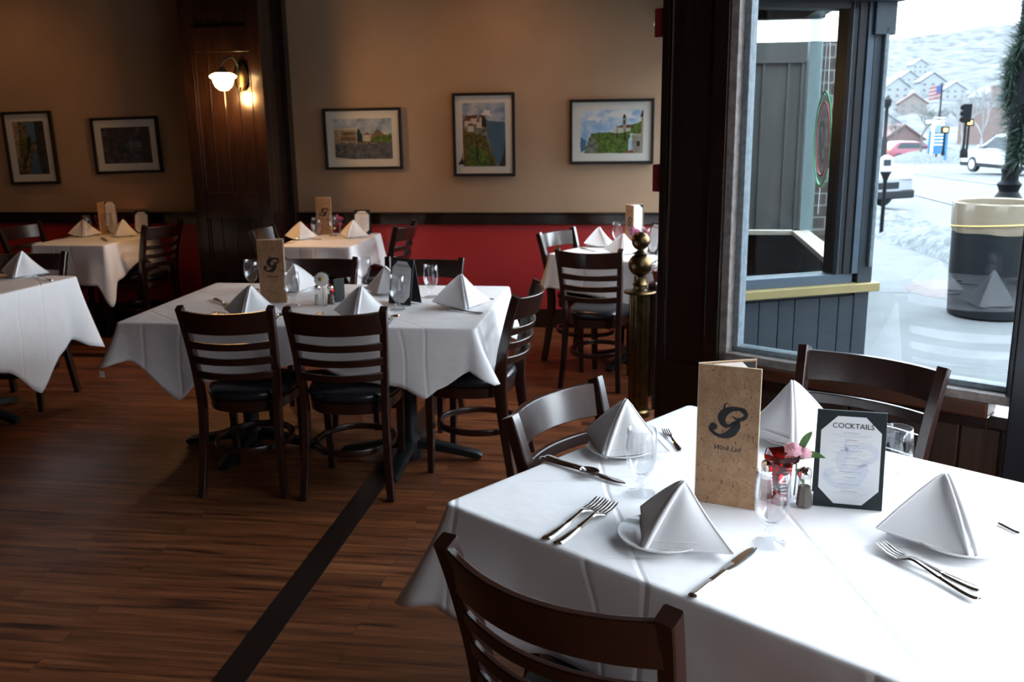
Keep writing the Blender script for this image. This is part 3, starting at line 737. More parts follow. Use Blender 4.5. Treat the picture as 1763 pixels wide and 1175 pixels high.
# near table T1
u1 = Vector((.813,-.582,0)); v1 = Vector((.582,.813,0)); A1 = Vector((-.481,2.117,0)); w_, d_ = 1.13, 1.06
c1 = A1+u1*w_/2+v1*d_/2; AN1 = math.atan2(-.582,.813)
hem1 = [(0,.27,.14,-.02), (.07,.235,.06,0), (.25,.29,.02,0), (.33,.262,.02,0), (.52,.255,.02,0), (.70,.262,.02,0), (.78,.30,.02,0), (1,.26,.05,.0), (1.3,.25,.03,0), (1.5,.33,.03,0), (2,.26,.12,0), (2.5,.25,.03,0), (3,.26,.1,0), (3.5,.25,.03,0), (3.93,.25,.08,0)]
table('T1', c1.x, c1.y, w_, d_, AN1, hem1, 'large square table at right foreground under a white cloth', 'white cloth on the near right foreground table, its front side in shade', [(0,0)], 1, arm=.36)
# middle table T2
hem2 = [(0,.21,.11,-.03), (.09,.17,.02,0), (.205,.35,.045,.02), (.262,.27,.03,0), (.40,.235,.02,0), (.53,.165,.015,0), (.66,.25,.02,0), (.77,.265,.02,0), (.82,.31,.04,.02), (.87,.26,.03,0), (.94,.18,.03,0), (1,.235,.14,.03), (1.06,.19,.05,0), (1.4,.30,.03,0), (1.65,.2,.03,0), (2,.32,.08,0), (2.5,.2,.02,0), (3,.3,.08,0), (3.5,.28,.03,0)]
table('T2', -1.595, 4.53, 1.69, 1.06, 0, hem2, 'long table in the middle of the room on two iron pedestals', 'white cloth with hanging points on the long middle table', [(-.43,-.07), (.43,-.13)], 2, (-.90,-.60,.545), .36)
# T3 left edge
a3 = Vector((-3.40,5.22,0)); d3 = Vector((-.086,-.586,0)).normalized(); AN3 = math.atan2(d3.x, -d3.y)*1.0
AN3 = math.radians(-8.3); w3, d3l = .80, 1.0
X3 = Matrix.Rotation(AN3, 3, 'Z'); c3 = a3 + X3 @ Vector((-w3/2, -d3l/2, 0))
hem3 = [(0,.3,.08,0), (.5,.36,.03,0), (1,.26,.08,0), (1.35,.42,.03,0), (1.55,.60,.05,0), (1.75,.42,.02,0), (1.84,.36,.02,0), (1.93,.42,.07,0), (2.0,.46,.11,.04), (2.1,.3,.05,0), (2.5,.3,.02,0), (3,.3,.06,0), (3.5,.4,.03,0)]
table('T3', c3.x, c3.y, w3, d3l, AN3, hem3, 'table cut by the left edge of the picture, iron foot visible', 'brightly lit white cloth with a long point on the left edge table', [(.02,-.05)], 3, arm=.34)
# T4
hem4 = [(0,.33,.05,0), (.5,.3,.02,0), (.85,.3,.03,0), (1,.47,.06,0), (1.12,.28,.03,0), (1.6,.16,.02,0), (1.9,.3,.04,0), (2,.36,.08,0), (2.5,.2,.02,0), (3,.3,.06,0), (3.5,.2,.02,0)]
table('T4', -4.315, 6.95, .60, .80, 0, hem4, 'small table in the dim back left corner', 'white cloth on the small table in the dim back left corner', [(0,0)], 4)
hem5 = [(0,.3,.05,0), (.3,.16,.02,0), (.6,.13,.02,0), (.88,.17,.02,0), (1,.30,.06,0), (1.2,.24,.03,0), (1.6,.2,.02,0), (2,.3,.06,0), (2.5,.2,.02,0), (3,.3,.06,0), (3.5,.2,.02,0)]
table('T5', -2.40, 6.95, .56, .80, math.radians(0), hem5, 'small table against the back wall right of the pilaster', 'white cloth on the small back table right of the pilaster', [(0,0)], 5)
a6 = at(944,437); b6 = at(1141,456); AN6 = math.atan2(b6.y-a6.y, b6.x-a6.x)
X6 = Matrix.Rotation(AN6, 3, 'Z'); w6, d6 = .92, .66; c6 = Vector((a6.x, a6.y, 0)) + X6 @ Vector((w6/2, d6/2, 0))
hem6 = [(0,.27,.09,-.02), (.08,.22,.04,0), (.3,.24,.02,0), (.55,.255,.02,0), (.68,.36,.02,0), (.8,.28,.02,0), (1,.33,.06,0), (1.5,.25,.02,0), (2,.3,.06,0), (2.5,.25,.02,0), (3,.3,.08,0), (3.5,.2,.02,0), (3.9,.22,.05,0)]
table('T6', c6.x, c6.y, w6, d6, AN6, hem6, 'table behind the brass post, in front of the red wainscot', 'white cloth on the back right table behind the brass post', [(0,0)], 6)

# ================================================================== TABLEWARE
TZ = .7615
goblet0 = None
def make_goblet():
    t = thing('water_goblet', '', 'glass', group='water goblets')
    MB().lathe([(.0005,.002),(.036,.0015),(.0365,.004),(.024,.0075),(.011,.012),(.0095,.020),(.014,.027),(.0145,.031),(.010,.037),(.0095,.043),(.014,.049)], 28, cap=False).build('stem', goblet_m, t, smooth=True)
    MB().lathe([(.010,.046),(.022,.055),(.031,.07),(.0365,.09),(.039,.112),(.038,.14),(.0345,.170),(.0335,.1705),(.0328,.17),(.0363,.14),(.0373,.112),(.035,.091),(.029,.072),(.020,.058),(.001,.052)], 28, cap=False).build('bowl', goblet_m, t, smooth=True, angle=80)
    return t
first = {}
def inst(kind, maker, loc, rz, label, group=None, scale=None):
    if kind not in first:
        t = maker(); first[kind] = t; t.location = loc; t.rotation_euler = (0,0,rz); t['label'] = label
        if group: t['group'] = group
        if scale: t.scale = scale
        return t
    return dup(first[kind], loc, rz, label, group, scale)
FIX = {(197,393):(-4.35,7.18), (194,386):(-4.40,7.24), (226,392):(-4.235,7.27), (186,388):(-4.47,7.24), (578,404):(-2.44,7.13), (557,400):(-2.60,7.22), (581,400):(-2.48,7.225), (600,400):(-2.345,7.24), (592,400):(-2.395,7.17)}
def on(px, py, z=.7615):
    if (px, py) in FIX: return Vector((*FIX[(px, py)], z))
    p = at(px, py, z); return Vector((p.x, p.y, z))
for px, py, lb in ((1103,851,'goblet behind the two-fork pair, left of the near cork wine list'), (1325,938,'goblet in front of the red candle on the near table'), (1537,850,'goblet half hidden behind the near cocktails card'),
                   (435,500,'goblet left of the cork wine list on the middle table'), (505,527,'goblet right of the wine list, behind the left front chair'), (628,497,'goblet left of the cocktails card on the middle table'), (685,534,'goblet in front of the cocktails card on the middle table'), (743,512,'goblet left of the right end napkin on the middle table'),
                   (151,408,'goblet in front of the left napkin on the back left table'), (197,393,'goblet behind the right napkin on the back left table'),
                   (546,413,'goblet beside the left napkin on the table by the pilaster'), (578,404,'goblet in front of the vase on the table by the pilaster'),
                   (1063,425,'goblet between the napkins and open wine list on back right table'), (1112,437,'goblet beside the cocktails card on back right table')):
    inst('goblet', make_goblet, on(px, py), 0, lb)

plate0 = None
def make_plate():
    t = thing('side_plate', '', 'plate', group='side plates')
    MB().lathe([(.001,.004),(.05,.004),(.055,.0),(.06,.004),(.083,.013),(.0845,.015),(.083,.0165),(.058,.008),(.001,.0065)], 44, cap=False).build('dish', china, t, smooth=True, angle=60)
    return t
# napkins: an upright folded tent with a rolled front ridge
def make_napkin(v):
    t = bpy.data.objects.new('folded_napkin', None)
    seed = random.Random(v)
    def tri(P, F, S, bulge, n=10):
        rows = []
        for i in range(n+1):
            a = i/n
            e0 = P.lerp(F, a); e1 = P.lerp(S, a); row = []
            for j in range(n+1):
                b = j/n; q = e0.lerp(e1, b)
                nn = (F-P).cross(S-P).normalized()
                q = q + nn*(bulge*math.sin(PI*b)*math.sin(PI*min(a,1)*.9)); row.append(q)
            rows.append(row)
        return rows
    P = Vector((.004,.012,.130)); F = Vector((-.012,-.088,.002)); Lf = Vector((-.118,.022,.022)); Rt = Vector((.128,.012,.010)); Bk = Vector((.0,.088,.006))
    def ruled(E0, E1, bulge, n=12):       # sheet between two edge curves
        rows = []
        for i in range(n+1):
            u = i/n; a, b = E0(u), E1(u); row = []
            nn = (E0(1)-P).cross(E1(1)-P).normalized()
            for j in range(n+1):
                v = j/n; q = a.lerp(b, v) + nn*bulge*math.sin(PI*v)*math.sin(PI*u*.85)
                q.z += -.004*math.sin(PI*v)*u if False else 0
                row.append(q)
            rows.append(row)
        return rows
    def edge(Q, bow, lift=0):             # curve from the apex P to Q
        d = Vector((Q.x, Q.y, 0)).normalized()
        return lambda u: P.lerp(Q, u) + Vector((0,0,1))*(lift*math.sin(PI*u)) + d*(bow*math.sin(PI*u)) - Vector((0,0,.004))*max(0, 1-u*9)
    eF, eL, eR, eB = edge(F, .004, .002), edge(Lf, -.002, .006), edge(Rt, -.004, -.004), edge(Bk, 0)
    mb = MB()
    for a, b, bl in ((eF, eL, .007), (eR, eF, -.011), (eL, eB, .003), (eB, eR, .003)): mb.grid(ruled(a, b, bl))
    # the rolled double fold of the front ridge, and hems
    def off(e, o): return lambda u: e(u)+o(u)
    rp = [eF(u)+Vector((.004+.008*u, -.003-.004*u, .001)) for u in np.linspace(.01,1,11)]
    mb.tube(rp, [.003+.0035*math.sin(PI*min(1,u*.8)) for u in np.linspace(0,1,11)], 8)
    rp = [eF(u)+Vector((-.002, -.003, .001)) for u in np.linspace(.01,1,11)]
    mb.tube(rp, [.0022+.002*math.sin(PI*min(1,u*.8)) for u in np.linspace(0,1,11)], 8)
    for e in (eL, eR): mb.tube([e(u) for u in np.linspace(.02,1,9)], .0022, 6)
    lo = ruled(eR, eF, -.011)[-1]; mb.tube(lo, .0018, 6)
    lo = [q+Vector((-.003,-.004,.004)) for q in ruled(eR, eF, -.011)[-2][::-1]]; mb.tube(lo[:9], .0014, 6)
    lo = ruled(eF, eL, .007)[-1]; mb.tube(lo, .0018, 6)
    Q2 = Lf+Vector((.016,-.006,-.012)); e2 = edge(Q2, -.006, .002); e3 = edge(F+Vector((-.004,-.003,0)), .003, 0)
    mb.grid([[q*1.0 for q in r] for r in ruled(e3, e2, .004)][4:])
    return mb
nap_mesh = {}
def napkin(loc, rz, label, s=1.0, sz=None, flip=False):
    if 'm' not in nap_mesh:
        o = make_napkin(1).build('folded_napkin', napkin_m, None, smooth=True, angle=60); nap_mesh['m'] = o
    else:
        o = nap_mesh['m'].copy(); COL.objects.link(o)
    o.location = loc; o.rotation_euler = (0,0,rz); o.scale = ((-s if flip else s), s, sz or s); tag(o, label, 'napkin', 'folded white napkins'); return o
def setting(px, py, rz, lb, s=1.0, sz=None, dx=0, dy=0, flip=False, plate=True, ps=1.0):
    p = on(px, py)
    if plate: inst('plate', make_plate, p, 0, 'plate under the '+lb, scale=(ps,)*3)
    c = Vector((dx, dy, 0)); q = p + Matrix.Rotation(rz, 3, 'Z') @ c
    napkin((q.x, q.y, TZ+.006), rz, lb, s, sz, flip)
A_ = AN1
setting(1068,778, A_+.2, 'napkin at the left side of the near table', 1.08, 1.12, .0, .012, ps=1.12)
setting(1141,930, A_-.12, 'front napkin of near table, beside two forks and a knife', 1.12, 1.05, .022, .022, ps=1.2)
setting(1652,938, A_+1.0, 'rightmost napkin on the near table', 1.22, 1.12, -.02, .035, ps=1.2)
setting(1362,760, A_+.5, 'napkin behind the near wine list and red candle', 1.1, 1.35, 0, 0, flip=True)
for px, py, rz, lb, s in ((432,545,.1,'napkin before the wine list on the middle table, left front place',1.12), (622,547,.1,'napkin left of the card on the middle table, behind right front chair',1.12),
        (795,528,.5,'napkin at the right end of the middle table',1.2), (510,500,-2.6,'far side napkin behind the wine list on middle table',1.1), (668,505,2.8,'far side napkin behind the cocktails card on middle table',1.1),
        (40,476,.2,'napkin on the table at the left edge',1.15), (146,407,.6,'left napkin on the dim back left table',1.0), (213,407,-.1,'right napkin on the dim back left table',1.0),
        (518,412,.3,'left napkin on the table beside the pilaster',1.0), (608,409,-.15,'right napkin on the table beside the pilaster',1.0), (1032,424,.7,'left napkin on the table behind the brass post',1.0), (1072,437,.1,'napkin just left of the brass post finial, on the back right table',1.0)):
    setting(px, py, rz, lb, s)

# cutlery, local +Y from handle end to tip, unit length 1
def ribbon(mb, sec, m=0):
    rows = []
    for (y, w, z, th) in sec: rows.append([(-w,y,z),(-w*.6,y,z+th),(w*.6,y,z+th),(w,y,z),(w*.6,y,z-th*.3),(-w*.6,y,z-th*.3)])
    k = len(mb.v); mb.grid(rows, m, cv=True); mb.f.append((k,k+1,k+2,k+3,k+4,k+5)); e = k+6*(len(rows)-1); mb.f.append((e+5,e+4,e+3,e+2,e+1,e)); mb.m += [m, m]
HANDLE = [(0,.004,.003,.002),(.006,.0095,.003,.003),(.03,.010,.003,.003),(.07,.0065,.004,.003),(.10,.0045,.0065,.003),(.125,.0042,.009,.003)]
def make_fork():
    t = thing('fork', '', 'fork', group='steel forks'); mb = MB()
    ribbon(mb, spline(HANDLE+[(.135,.008,.009,.0025),(.150,.0125,.005,.002),(.156,.0128,.004,.002)], 4))
    for i in range(4):
        x = -.0108+i*.0072; pts = [(x,.154,.004),(x,.175,.004),(x,.195,.0085),(x*.95,.203,.011)]
        mb.tube(pts, 0, flat=[(.0024,.0012),(.0022,.0012),(.0018,.001),(.0008,.0006)])
    mb.build('fork_body', steel, t, smooth=True, angle=50); return t
def make_knife():
    t = thing('knife', '', 'knife', group='steel knives')
    mb = MB(); ribbon(mb, spline([(0,.005,.004,.003),(.006,.0095,.004,.004),(.03,.0095,.004,.004),(.08,.007,.004,.004),(.115,.0055,.004,.003)], 4)); mb.build('handle', steel, t, smooth=True, angle=50)
    mb = MB(); ribbon(mb, spline([(.112,.005,.004,.002),(.125,.0095,.004,.001),(.18,.0105,.004,.0008),(.215,.009,.004,.0007),(.232,.002,.004,.0005)], 4)); mb.build('blade', steel, t, smooth=True, angle=50)
    return t
def make_spoon():
    t = thing('spoon', '', 'spoon', group='steel spoons'); mb = MB()
    ribbon(mb, spline(HANDLE, 4))
    rows = []
    for i in range(13):
        a = i/12; y = .125+.052*a; w = .0165*math.sin(PI*min(1,(a*.96+.04)))**.6+.002
        rows.append([(w*x, y, .010-.008*math.sin(PI*a)*(1-x*x)) for x in np.linspace(-1,1,9)])
    mb.grid(rows); mb.build('spoon_body', steel, t, smooth=True, angle=60); return t
def cut(kind, mk, pa, pb, label, ln, z=TZ):
    a = at(*pa, z); b = at(*pb, z); d = b-a; s = d.length/ln; s = max(.85, min(1.25, s))
    inst(kind, mk, Vector((a.x, a.y, z)), math.atan2(-d.x, d.y), label, scale=(s,)*3)
F = lambda a, b, l, z=TZ: cut('fork', make_fork, a, b, l, .203, z)
K = lambda a, b, l, z=TZ: cut('knife', make_knife, a, b, l, .232, z)
S = lambda a, b, l, z=TZ: cut('spoon', make_spoon, a, b, l, .177, z)
F((937,932), (1036,866), 'left fork of the pair left of the near front napkin')
F((957,940), (1067,865), 'right fork of the pair left of the near front napkin')
F((1686,1035), (1502,936), 'lower fork of the crossed pair by the near right napkin', TZ+.004)
F((1688,1020), (1520,948), 'upper fork of the crossed pair by the near right napkin')
K((1190,1032), (1302,946), 'knife to the right of the near front napkin')
K((931,791), (1077,836), 'knife lying beside the near left napkin')
S((940,787), (1030,822), 'spoon under the knife beside near left napkin', TZ+.006)
K((1757,921), (1672,880), 'knife whose handle end shows at the right picture edge')
F((1172,778), (1150,750), 'fork half hidden behind the near goblet and wine list')
F((355,560), (380,533), 'left fork before the left front napkin on middle table')
F((366,561), (391,533), 'right fork before the left front napkin on middle table')
K((370,516), (402,532), 'knife lying on the left end of the middle table')
S((462,560), (487,544), 'spoon between the two front chairs on the middle table')
F((535,563), (556,537), 'fork behind the right front chair on the middle table')
S((664,562), (683,546), 'spoon right of the right front chair on middle table')
F((831,541), (757,533), 'fork before the right end napkin of the middle table')
K((850,517), (800,512), 'knife behind the right end napkin of the middle table')
K((62,476), (100,474), 'knife right of the napkin on the left edge table')
F((90,484), (60,478), 'fork lying right of the napkin on left edge table')
K((98,413), (128,409), 'knife left of the left napkin on back left table')
K((185,417), (172,408), 'knife between the napkins on the back left table')
K((476,423), (500,419), 'knife left of the left napkin on pilaster table')
K((1000,428), (1018,432), 'knife before the left napkin on back right table')

# wine lists
PW, PH = .145, .345
def wine_list(loc, rz, phi, label, s=1.0):
    t = thing('wine_list', label, 'menu', loc, rz, 'cork wine lists'); t.scale = (s,)*3
    f = MB(); f.box(0, PW, -.004, 0, 0, PH).build('front_cover', [cork], t, bevel=.001)
    MB().box(0, .0012, -.0042, 0, 0, PH).box(PW-.0008, PW+.0012, -.0042, .0002, 0, PH).box(0, PW, -.0042, .0002, PH-.0008, PH+.001).build('cut_edge', cork_edge, t)
    X = RZ(phi)
    MB().box(0, PW, 0, .004, 0, PH, X=X).build('back_cover', [cork], t, bevel=.001)
    MB().box(0, PW, .0, .0042, PH-.0008, PH+.0012, X=X).build('cut_edge', cork_edge, t)
    MB().box(.004, PW-.004, -.0015, -.0002, .004, PH-.004, X=X).build('lining', menu_black, t)
    pg = MB(); a, b, z0, z1, c = .010, PW-.010, .012, PH-.003, .028
    pg.prism([(a+c, z0), (b-c, z0), (b, z0+c), (b, z1-c), (b-c, z1), (a+c, z1), (a, z1-c), (a, z0+c)], .0017, .0022, X=X @ RX(PI/2))
    pgo = pg.build('inner_page', paper_in, t)
    mb = MB(); rr = random.Random(5)
    for i in range(26):
        z = z1-.045-i*.0095; w = rr.uniform(.02,.045)
        mb.prism([(PW/2-w, z), (PW/2+w, z), (PW/2+w, z+.0016), (PW/2-w, z+.0016)], .0022, .0024, X=X @ RX(PI/2))
    mb.build('small_print', ink_pale, pgo)
    Y = T(PW/2, -.0042, .215) @ RX(PI/2)
    mb = g_letter(Y, .088); mb.build('letter_mark', ink, t)
    Y = T(PW/2, -.0042, .140) @ RX(PI/2)
    text_mb('Wine List', .0165, Y, shear=.35, bold=.0002).build('lettering', ink, t)
    return t
a = on(1196,862); b = on(1303,879); d = b-a
wine_list(a, math.atan2(d.y, d.x), .62, 'cork wine list with a black G, on the near table', 1.0)
a = on(450,521); b = on(496,521); d = b-a
wine_list(a, math.atan2(d.y, d.x), .45, 'cork wine list standing on the left half of the middle table', .92)
a = on(557,400); b = on(581,400); d = b-a
wine_list(a, math.atan2(d.y, d.x), .5, 'cork wine list on the small table beside the pilaster', .84)
a = on(1077,424)
wine_list(a, math.radians(-62), math.radians(70), 'open wine list with white page showing, behind the brass post', .84)
a = on(194,386)
wine_list(a, math.radians(-86), math.radians(80), 'dim open wine list with grey page on the back left table', .62 if False else .75)

# cocktail cards
CW, CHT = .155, .232
def card(loc, rz, label, s=1.0, spread=.34, lean=.16):
    t = thing('cocktail_card', label, 'menu', loc, rz, 'cocktail table cards'); t.scale = (s,)*3
    X = RX(-lean)
    MB().box(-CW/2, CW/2, -.002, .002, 0, CHT, X=X).build('front_board', menu_black, t, bevel=.001)
    top = X @ Vector((0,0,CHT)); Y = T(0, top.y, top.z) @ RX(spread-lean) @ T(0,0,-CHT)
    MB().box(-CW/2, CW/2, .000, .004, 0.002, CHT, X=Y).build('back_board', menu_black, t, bevel=.001)
    a, z0, z1, c = CW/2-.010, .010, CHT-.013, .036
    F_ = X @ T(0,-.002,0) @ RX(PI/2)
    pgo = MB().prism([(-a+c, z0), (a-c, z0), (a, z0+c), (a, z1-c), (a-c, z1), (-a+c, z1), (-a, z1-c), (-a, z0+c)], .0002, .0007, X=F_).build('paper_insert', paper, t)
    g_letter(F_ @ T(.0,.108,.0005), .12, depth=.00035).build('pale_letter_mark', mark_blue, pgo)
    text_mb('COCKTAILS', .0175, F_ @ T(.004, z1-.028, .0012), bold=.0000).build('title_lettering', ink, pgo)
    mb = MB(); mb2 = MB(); rr = random.Random(9); z = z1-.040
    def words(m_, z, w, h, g=.55):
        x = -w
        while x < w:
            l_ = rr.uniform(.002,.006); x1 = min(w, x+l_)
            m_.prism([(x+.002,z),(x1+.002,z),(x1+.002,z+h),(x+.002,z+h)], .0007, .0011, X=F_); x = x1+.0014
    for i in range(10):
        words(mb, z, rr.uniform(.013,.024), .0018); z -= .0046
        for k in range(rr.choice((1,2,2))): words(mb2, z, rr.uniform(.028,.05), .0012); z -= .0040
        z -= .0042
    mb.build('item_names', ink_soft, pgo); mb2.build('small_print', ink_pale, pgo)
    return t
def card_at(pa, pb, label, s=None, extra=0):
    a = on(*pa); b = on(*pb); d = b-a; m = (a+b)/2
    return card(m, math.atan2(d.y, d.x)+extra, label, s or 1.0)
card_at((1398,870), (1519,881), 'cocktails card with a black border on the near table', 1.0)
card_at((672,522), (704,527), 'cocktails card in the middle of the long table, turned aside', .98, .75 if False else 0)
card(Vector((-4.10,7.24,.7615)), 0, 'cream cocktails card on the dim back left table', .8)
card(Vector((-2.235,7.22,.7615)), .05, 'cocktails card on the small table beside the pilaster', .84)
card_at((1112,434), (1133,440), 'cocktails card on the table behind the brass post', .88)

# shakers, candle holders, vases
def make_shaker(fill):
    t = thing('shaker', '', 'shaker')
    def pf(prof, n=8): return MB().lathe(prof, n, cap=True)
    pf([(.021,0),(.022,.004),(.0185,.03),(.0145,.065),(.0135,.075)]).build('glass_body', goblet_m, t, bevel=.001)
    pf([(.018,.004),(.016,.03),(.0135,.052)]).build('contents', fill, t)
    MB().lathe([(.0145,.073),(.0155,.078),(.0155,.086),(.013,.094),(.006,.099),(.001,.100)], 20).build('metal_cap', chrome, t, smooth=True)
    return t
def shaker(kind, loc, label): return inst(kind, lambda: make_shaker(salt if kind == 'salt_shaker' else pepper), loc, 0, label, 'table shakers')
shaker('salt_shaker', on(1318,858), 'salt shaker half hidden by the near wine list')
shaker('pepper_shaker', on(1383,872), 'shaker left of the near cocktails card')
shaker('salt_shaker', on(548,524), 'salt shaker left of the daisy vase on the middle table')
shaker('pepper_shaker', on(570,524), 'pepper shaker right of the daisy vase on the middle table')
def make_candle():
    t = thing('candle_holder', '', 'candle holder', group='red glass candle holders')
    mb = MB()
    def sq(k, z, n=6): return [(k*math.cos(2*PI*i/n+.3), k*math.sin(2*PI*i/n+.3), z) for i in range(n)]
    prof = [(.020,.0),(.021,.012),(.017,.02)]
    for i in range(8): prof += [(.019+.0008*i,.026+i*.008), (.0165+.0008*i,.030+i*.008)]
    prof += [(.027,.094),(.041,.104),(.042,.114),(.038,.114),(.024,.10),(.019,.09),(.014,.03),(.001,.025)]
    mb.grid([sq(a, z) for a, z in prof], cv=True); mb.build('glass', red_glass, t, bevel=.0006)
    MB().lathe([(.010,.028),(.011,.03),(.011,.045),(.009,.047)], 14).build('wax', mat('red_wax', (.3,.01,.01), .4), t)
    MB().ball((0,0,.056), .0045, sc=(1,1,2)).build('flame', flame_m, t, smooth=True)
    return t
C_ = lambda px, py, lb, s=1.0: inst('candle', make_candle, on(px, py), 0, lb, scale=(s,)*3)
C_(1343,866, 'lit red glass candle holder behind the near goblet', 1.12)
C_(574,517, 'red glass candle holder behind the pepper shaker on middle table', .95)
C_(226,392, 'glowing candle holder on the dim back left table', .8)
C_(600,400, 'candle holder behind napkin on the table beside the pilaster', .7)
for px, py, e in ((1343,866,.05), (226,392,.05)):
    l = bpy.data.lights.new('candle_light', 'POINT'); l.energy = e; l.color = (1,.35,.1); l.shadow_soft_size = .01
    o = bpy.data.objects.new('candle_light', l); COL.objects.link(o); o.location = on(px, py)+Vector((0,0,.075))
MB().box(-.03,.03,-.004,.004,0,.12).build('check_presenter', menu_black, None, bevel=.001)
o = bpy.data.objects['check_presenter']; o.location = on(585,520)+Vector((0,0,0)); o.rotation_euler = (0,0,.9); tag(o, 'small black upright folder behind the shakers on the middle table', 'folder')

def petals(mb, c, r, n, w, tilt, m, layers=1, dirv=(0,-1,.4)):
    q = Vector(dirv).to_track_quat('Z', 'Y').to_matrix().to_4x4()
    for L in range(layers):
        for i in range(n):
            a = 2*PI*(i+.5*L)/n; X = T(*c) @ q @ RZ(a) @ RY(-tilt*(1+.6*L))
            k = 1-.18*L
            mb.add([X @ Vector(p) for p in ((0,-w*.3,0),(r*.45*k,-w,.001),(r*.85*k,-w*.8,0),(r*k,0,-.001),(r*.85*k,w*.8,0),(r*.45*k,w,.001),(0,w*.3,0),(r*.5*k,0,.0022))], [(0,1,7),(1,2,7),(2,3,7),(3,4,7),(4,5,7),(5,6,7),(6,0,7)], m)
def leaf(mb, a, b, w, m=0, sag=.01):
    a, b = Vector(a), Vector(b); d = b-a; sd = d.cross(Vector((0,-1,.3))).normalized()*w; rows = []
    for i in range(8):
        u = i/7; p = a.lerp(b, u)+Vector((0,0,sag*math.sin(PI*u))); k = math.sin(PI*min(1,u*.97+.03))**.8
        rows.append([p-sd*k, p+Vector((0,.002,-.002))*k, p+sd*k])
    mb.grid(rows, m)
def vase(loc, label, kind, s=1.0, rz=0):
    t = thing('bud_vase', label, 'vase', loc, rz); t.scale = (s,)*3
    MB().lathe([(.001,.003),(.021,.0),(.022,.004),(.018,.02),(.012,.05),(.0105,.075),(.013,.09),(.0118,.09),(.0095,.075),(.011,.05),(.016,.02),(.001,.01)], 18, cap=False).build('glass_vase', goblet_m, t, smooth=True)
    st = MB(); bl = MB(); lf = MB()
    if kind == 'pink':
        st.tube(spline([(0,0,.02),(.002,0,.08),(-.004,-.005,.118)], 5), .0018, 6)
        for (x, z, r) in ((-.006,.135,.021), (.016,.126,.016), (-.012,.112,.013)):
            bl.ball((x,-.004,z-.003), r*.5, 10, 6, sc=(1,1,.8)); petals(bl, (x,-.006,z-.004), r*1.1, 9, r*.36, -.35, 0, 2, (0,-.6,1)); petals(bl, (x,-.009,z), r*.85, 8, r*.3, -.75, 0, 3, (.2,-.7,1))
        leaf(lf, (0,0,.10), (.060,-.005,.108), .0075); leaf(lf, (0,0,.10), (.030,.0,.165), .008); leaf(lf, (0,0,.08), (.018,-.012,.045), .007); leaf(lf, (0,0,.09), (.02,.01,.14), .004)
        fm = [pink]
    elif kind == 'daisy':
        st.tube(spline([(0,0,.02),(.002,0,.08),(.0,-.004,.125)], 5), .002, 6)
        petals(bl, (0,-.012,.135), .040, 19, .0062, -.12, 0, 2, (0.05,-1,.35)); bl.ball((0,-.018,.137), .010, 10, 6, 1, (1,.6,1))
        for i in range(26):
            a = random.uniform(-1.2,1.3); leaf(lf, (0,0,.13), (math.sin(a)*.045, .005, .13+math.cos(a)*.06*random.uniform(.6,1)), .0014, sag=.002)
        fm = [white_petal, yellow_c]
    else:
        rr = random.Random(3)
        for i in range(7):
            x, y, z = rr.uniform(-.035,.03), rr.uniform(-.015,.015), rr.uniform(.10,.17)
            st.tube([(0,0,.03),(x*.4,y*.4,.09),(x,y,z)], .0014, 5); petals(bl, (x,y-.003,z), .019, 8, .005, -.2, 0, 2, (rr.uniform(-.3,.3),-1,.4)); bl.ball((x,y-.007,z), .004, 8, 5, 1)
        leaf(lf, (0,0,.08), (.03,0,.11), .006)
        fm = [purple, yellow_c]
    st.build('stem', green, t, smooth=True); bl.build('blossom', fm, t, smooth=True, angle=60); lf.build('leaves', green, t, smooth=True)
vase(on(1366,868), 'bud vase with pink carnation on the near table', 'pink', 1.12)
vase(on(557,527), 'bud vase with a large white daisy on the middle table', 'daisy', 1.0)
vase(on(592,400), 'bud vase with purple flowers on the table beside the pilaster', 'purple', .9)
vase(on(1093,432), 'bud vase with purple flowers behind the brass post', 'purple', .9)
vase(on(186,388), 'bud vase with dark flowers on the dim back left table', 'purple', .85)

# ================================================================== BRASS POST with wooden half wall end, extinguisher, plant stand
BX, BY = -.045, 5.2
t = thing('brass_post', 'fluted brass post topped by two balls, behind the near table', 'post', (BX, BY, 0))
sec = []
n_ = 48
P = []
for z in (0, .03, .031, .70):
    P.append([((.054+.0035*(1 if (j//2) % 2 else 0))*math.cos(2*PI*j/n_), (.054+.0035*(1 if (j//2) % 2 else 0))*math.sin(2*PI*j/n_), z) for j in range(n_)])
MB().grid(P, cv=True).build('fluted_column', brass, t)
MB().lathe([(.07,0),(.07,.03),(.06,.04)], 24).build('base_collar', brass, t, smooth=True)
MB().lathe([(.05,.70),(.085,.705),(.09,.712),(.085,.72),(.05,.722),(.036,.73),(.034,.745),(.042,.755),(.034,.765),(.034,.80)], 28).build('ring_collar', brass, t, smooth=True)
MB().ball((0,0,.862), .066, 28, 16, sc=(1,1,.95)).build('lower_ball', brass, t, smooth=True)
MB().lathe([(.03,.918),(.046,.925),(.03,.932),(.018,.94),(.018,.955)], 24).build('neck', brass, t, smooth=True)
MB().ball((0,0,.992), .05, 26, 14).build('upper_ball', brass, t, smooth=True)
o = MB().box(-.03,.03,-.045,.045,.0,.66).build('wooden_rail_end', dark_wood, t, bevel=.02, X=T(.075,.05,.1))
t = thing('fire_extinguisher', 'red fire extinguisher with printed label, on floor behind brass post', 'extinguisher', (.09, 5.63, 0))
MB().lathe([(.07,0),(.075,.01),(.075,.34),(.06,.39),(.03,.41),(.02,.42),(.02,.44)], 28).build('cylinder', red_dev, t, smooth=True)
lb = MB()
def arc(z0, z1, a0, a1, r, m):
    lb.grid([[(r*math.sin(a), -r*math.cos(a), z) for a in np.linspace(a0, a1, 10)] for z in (z0, z1)], m)
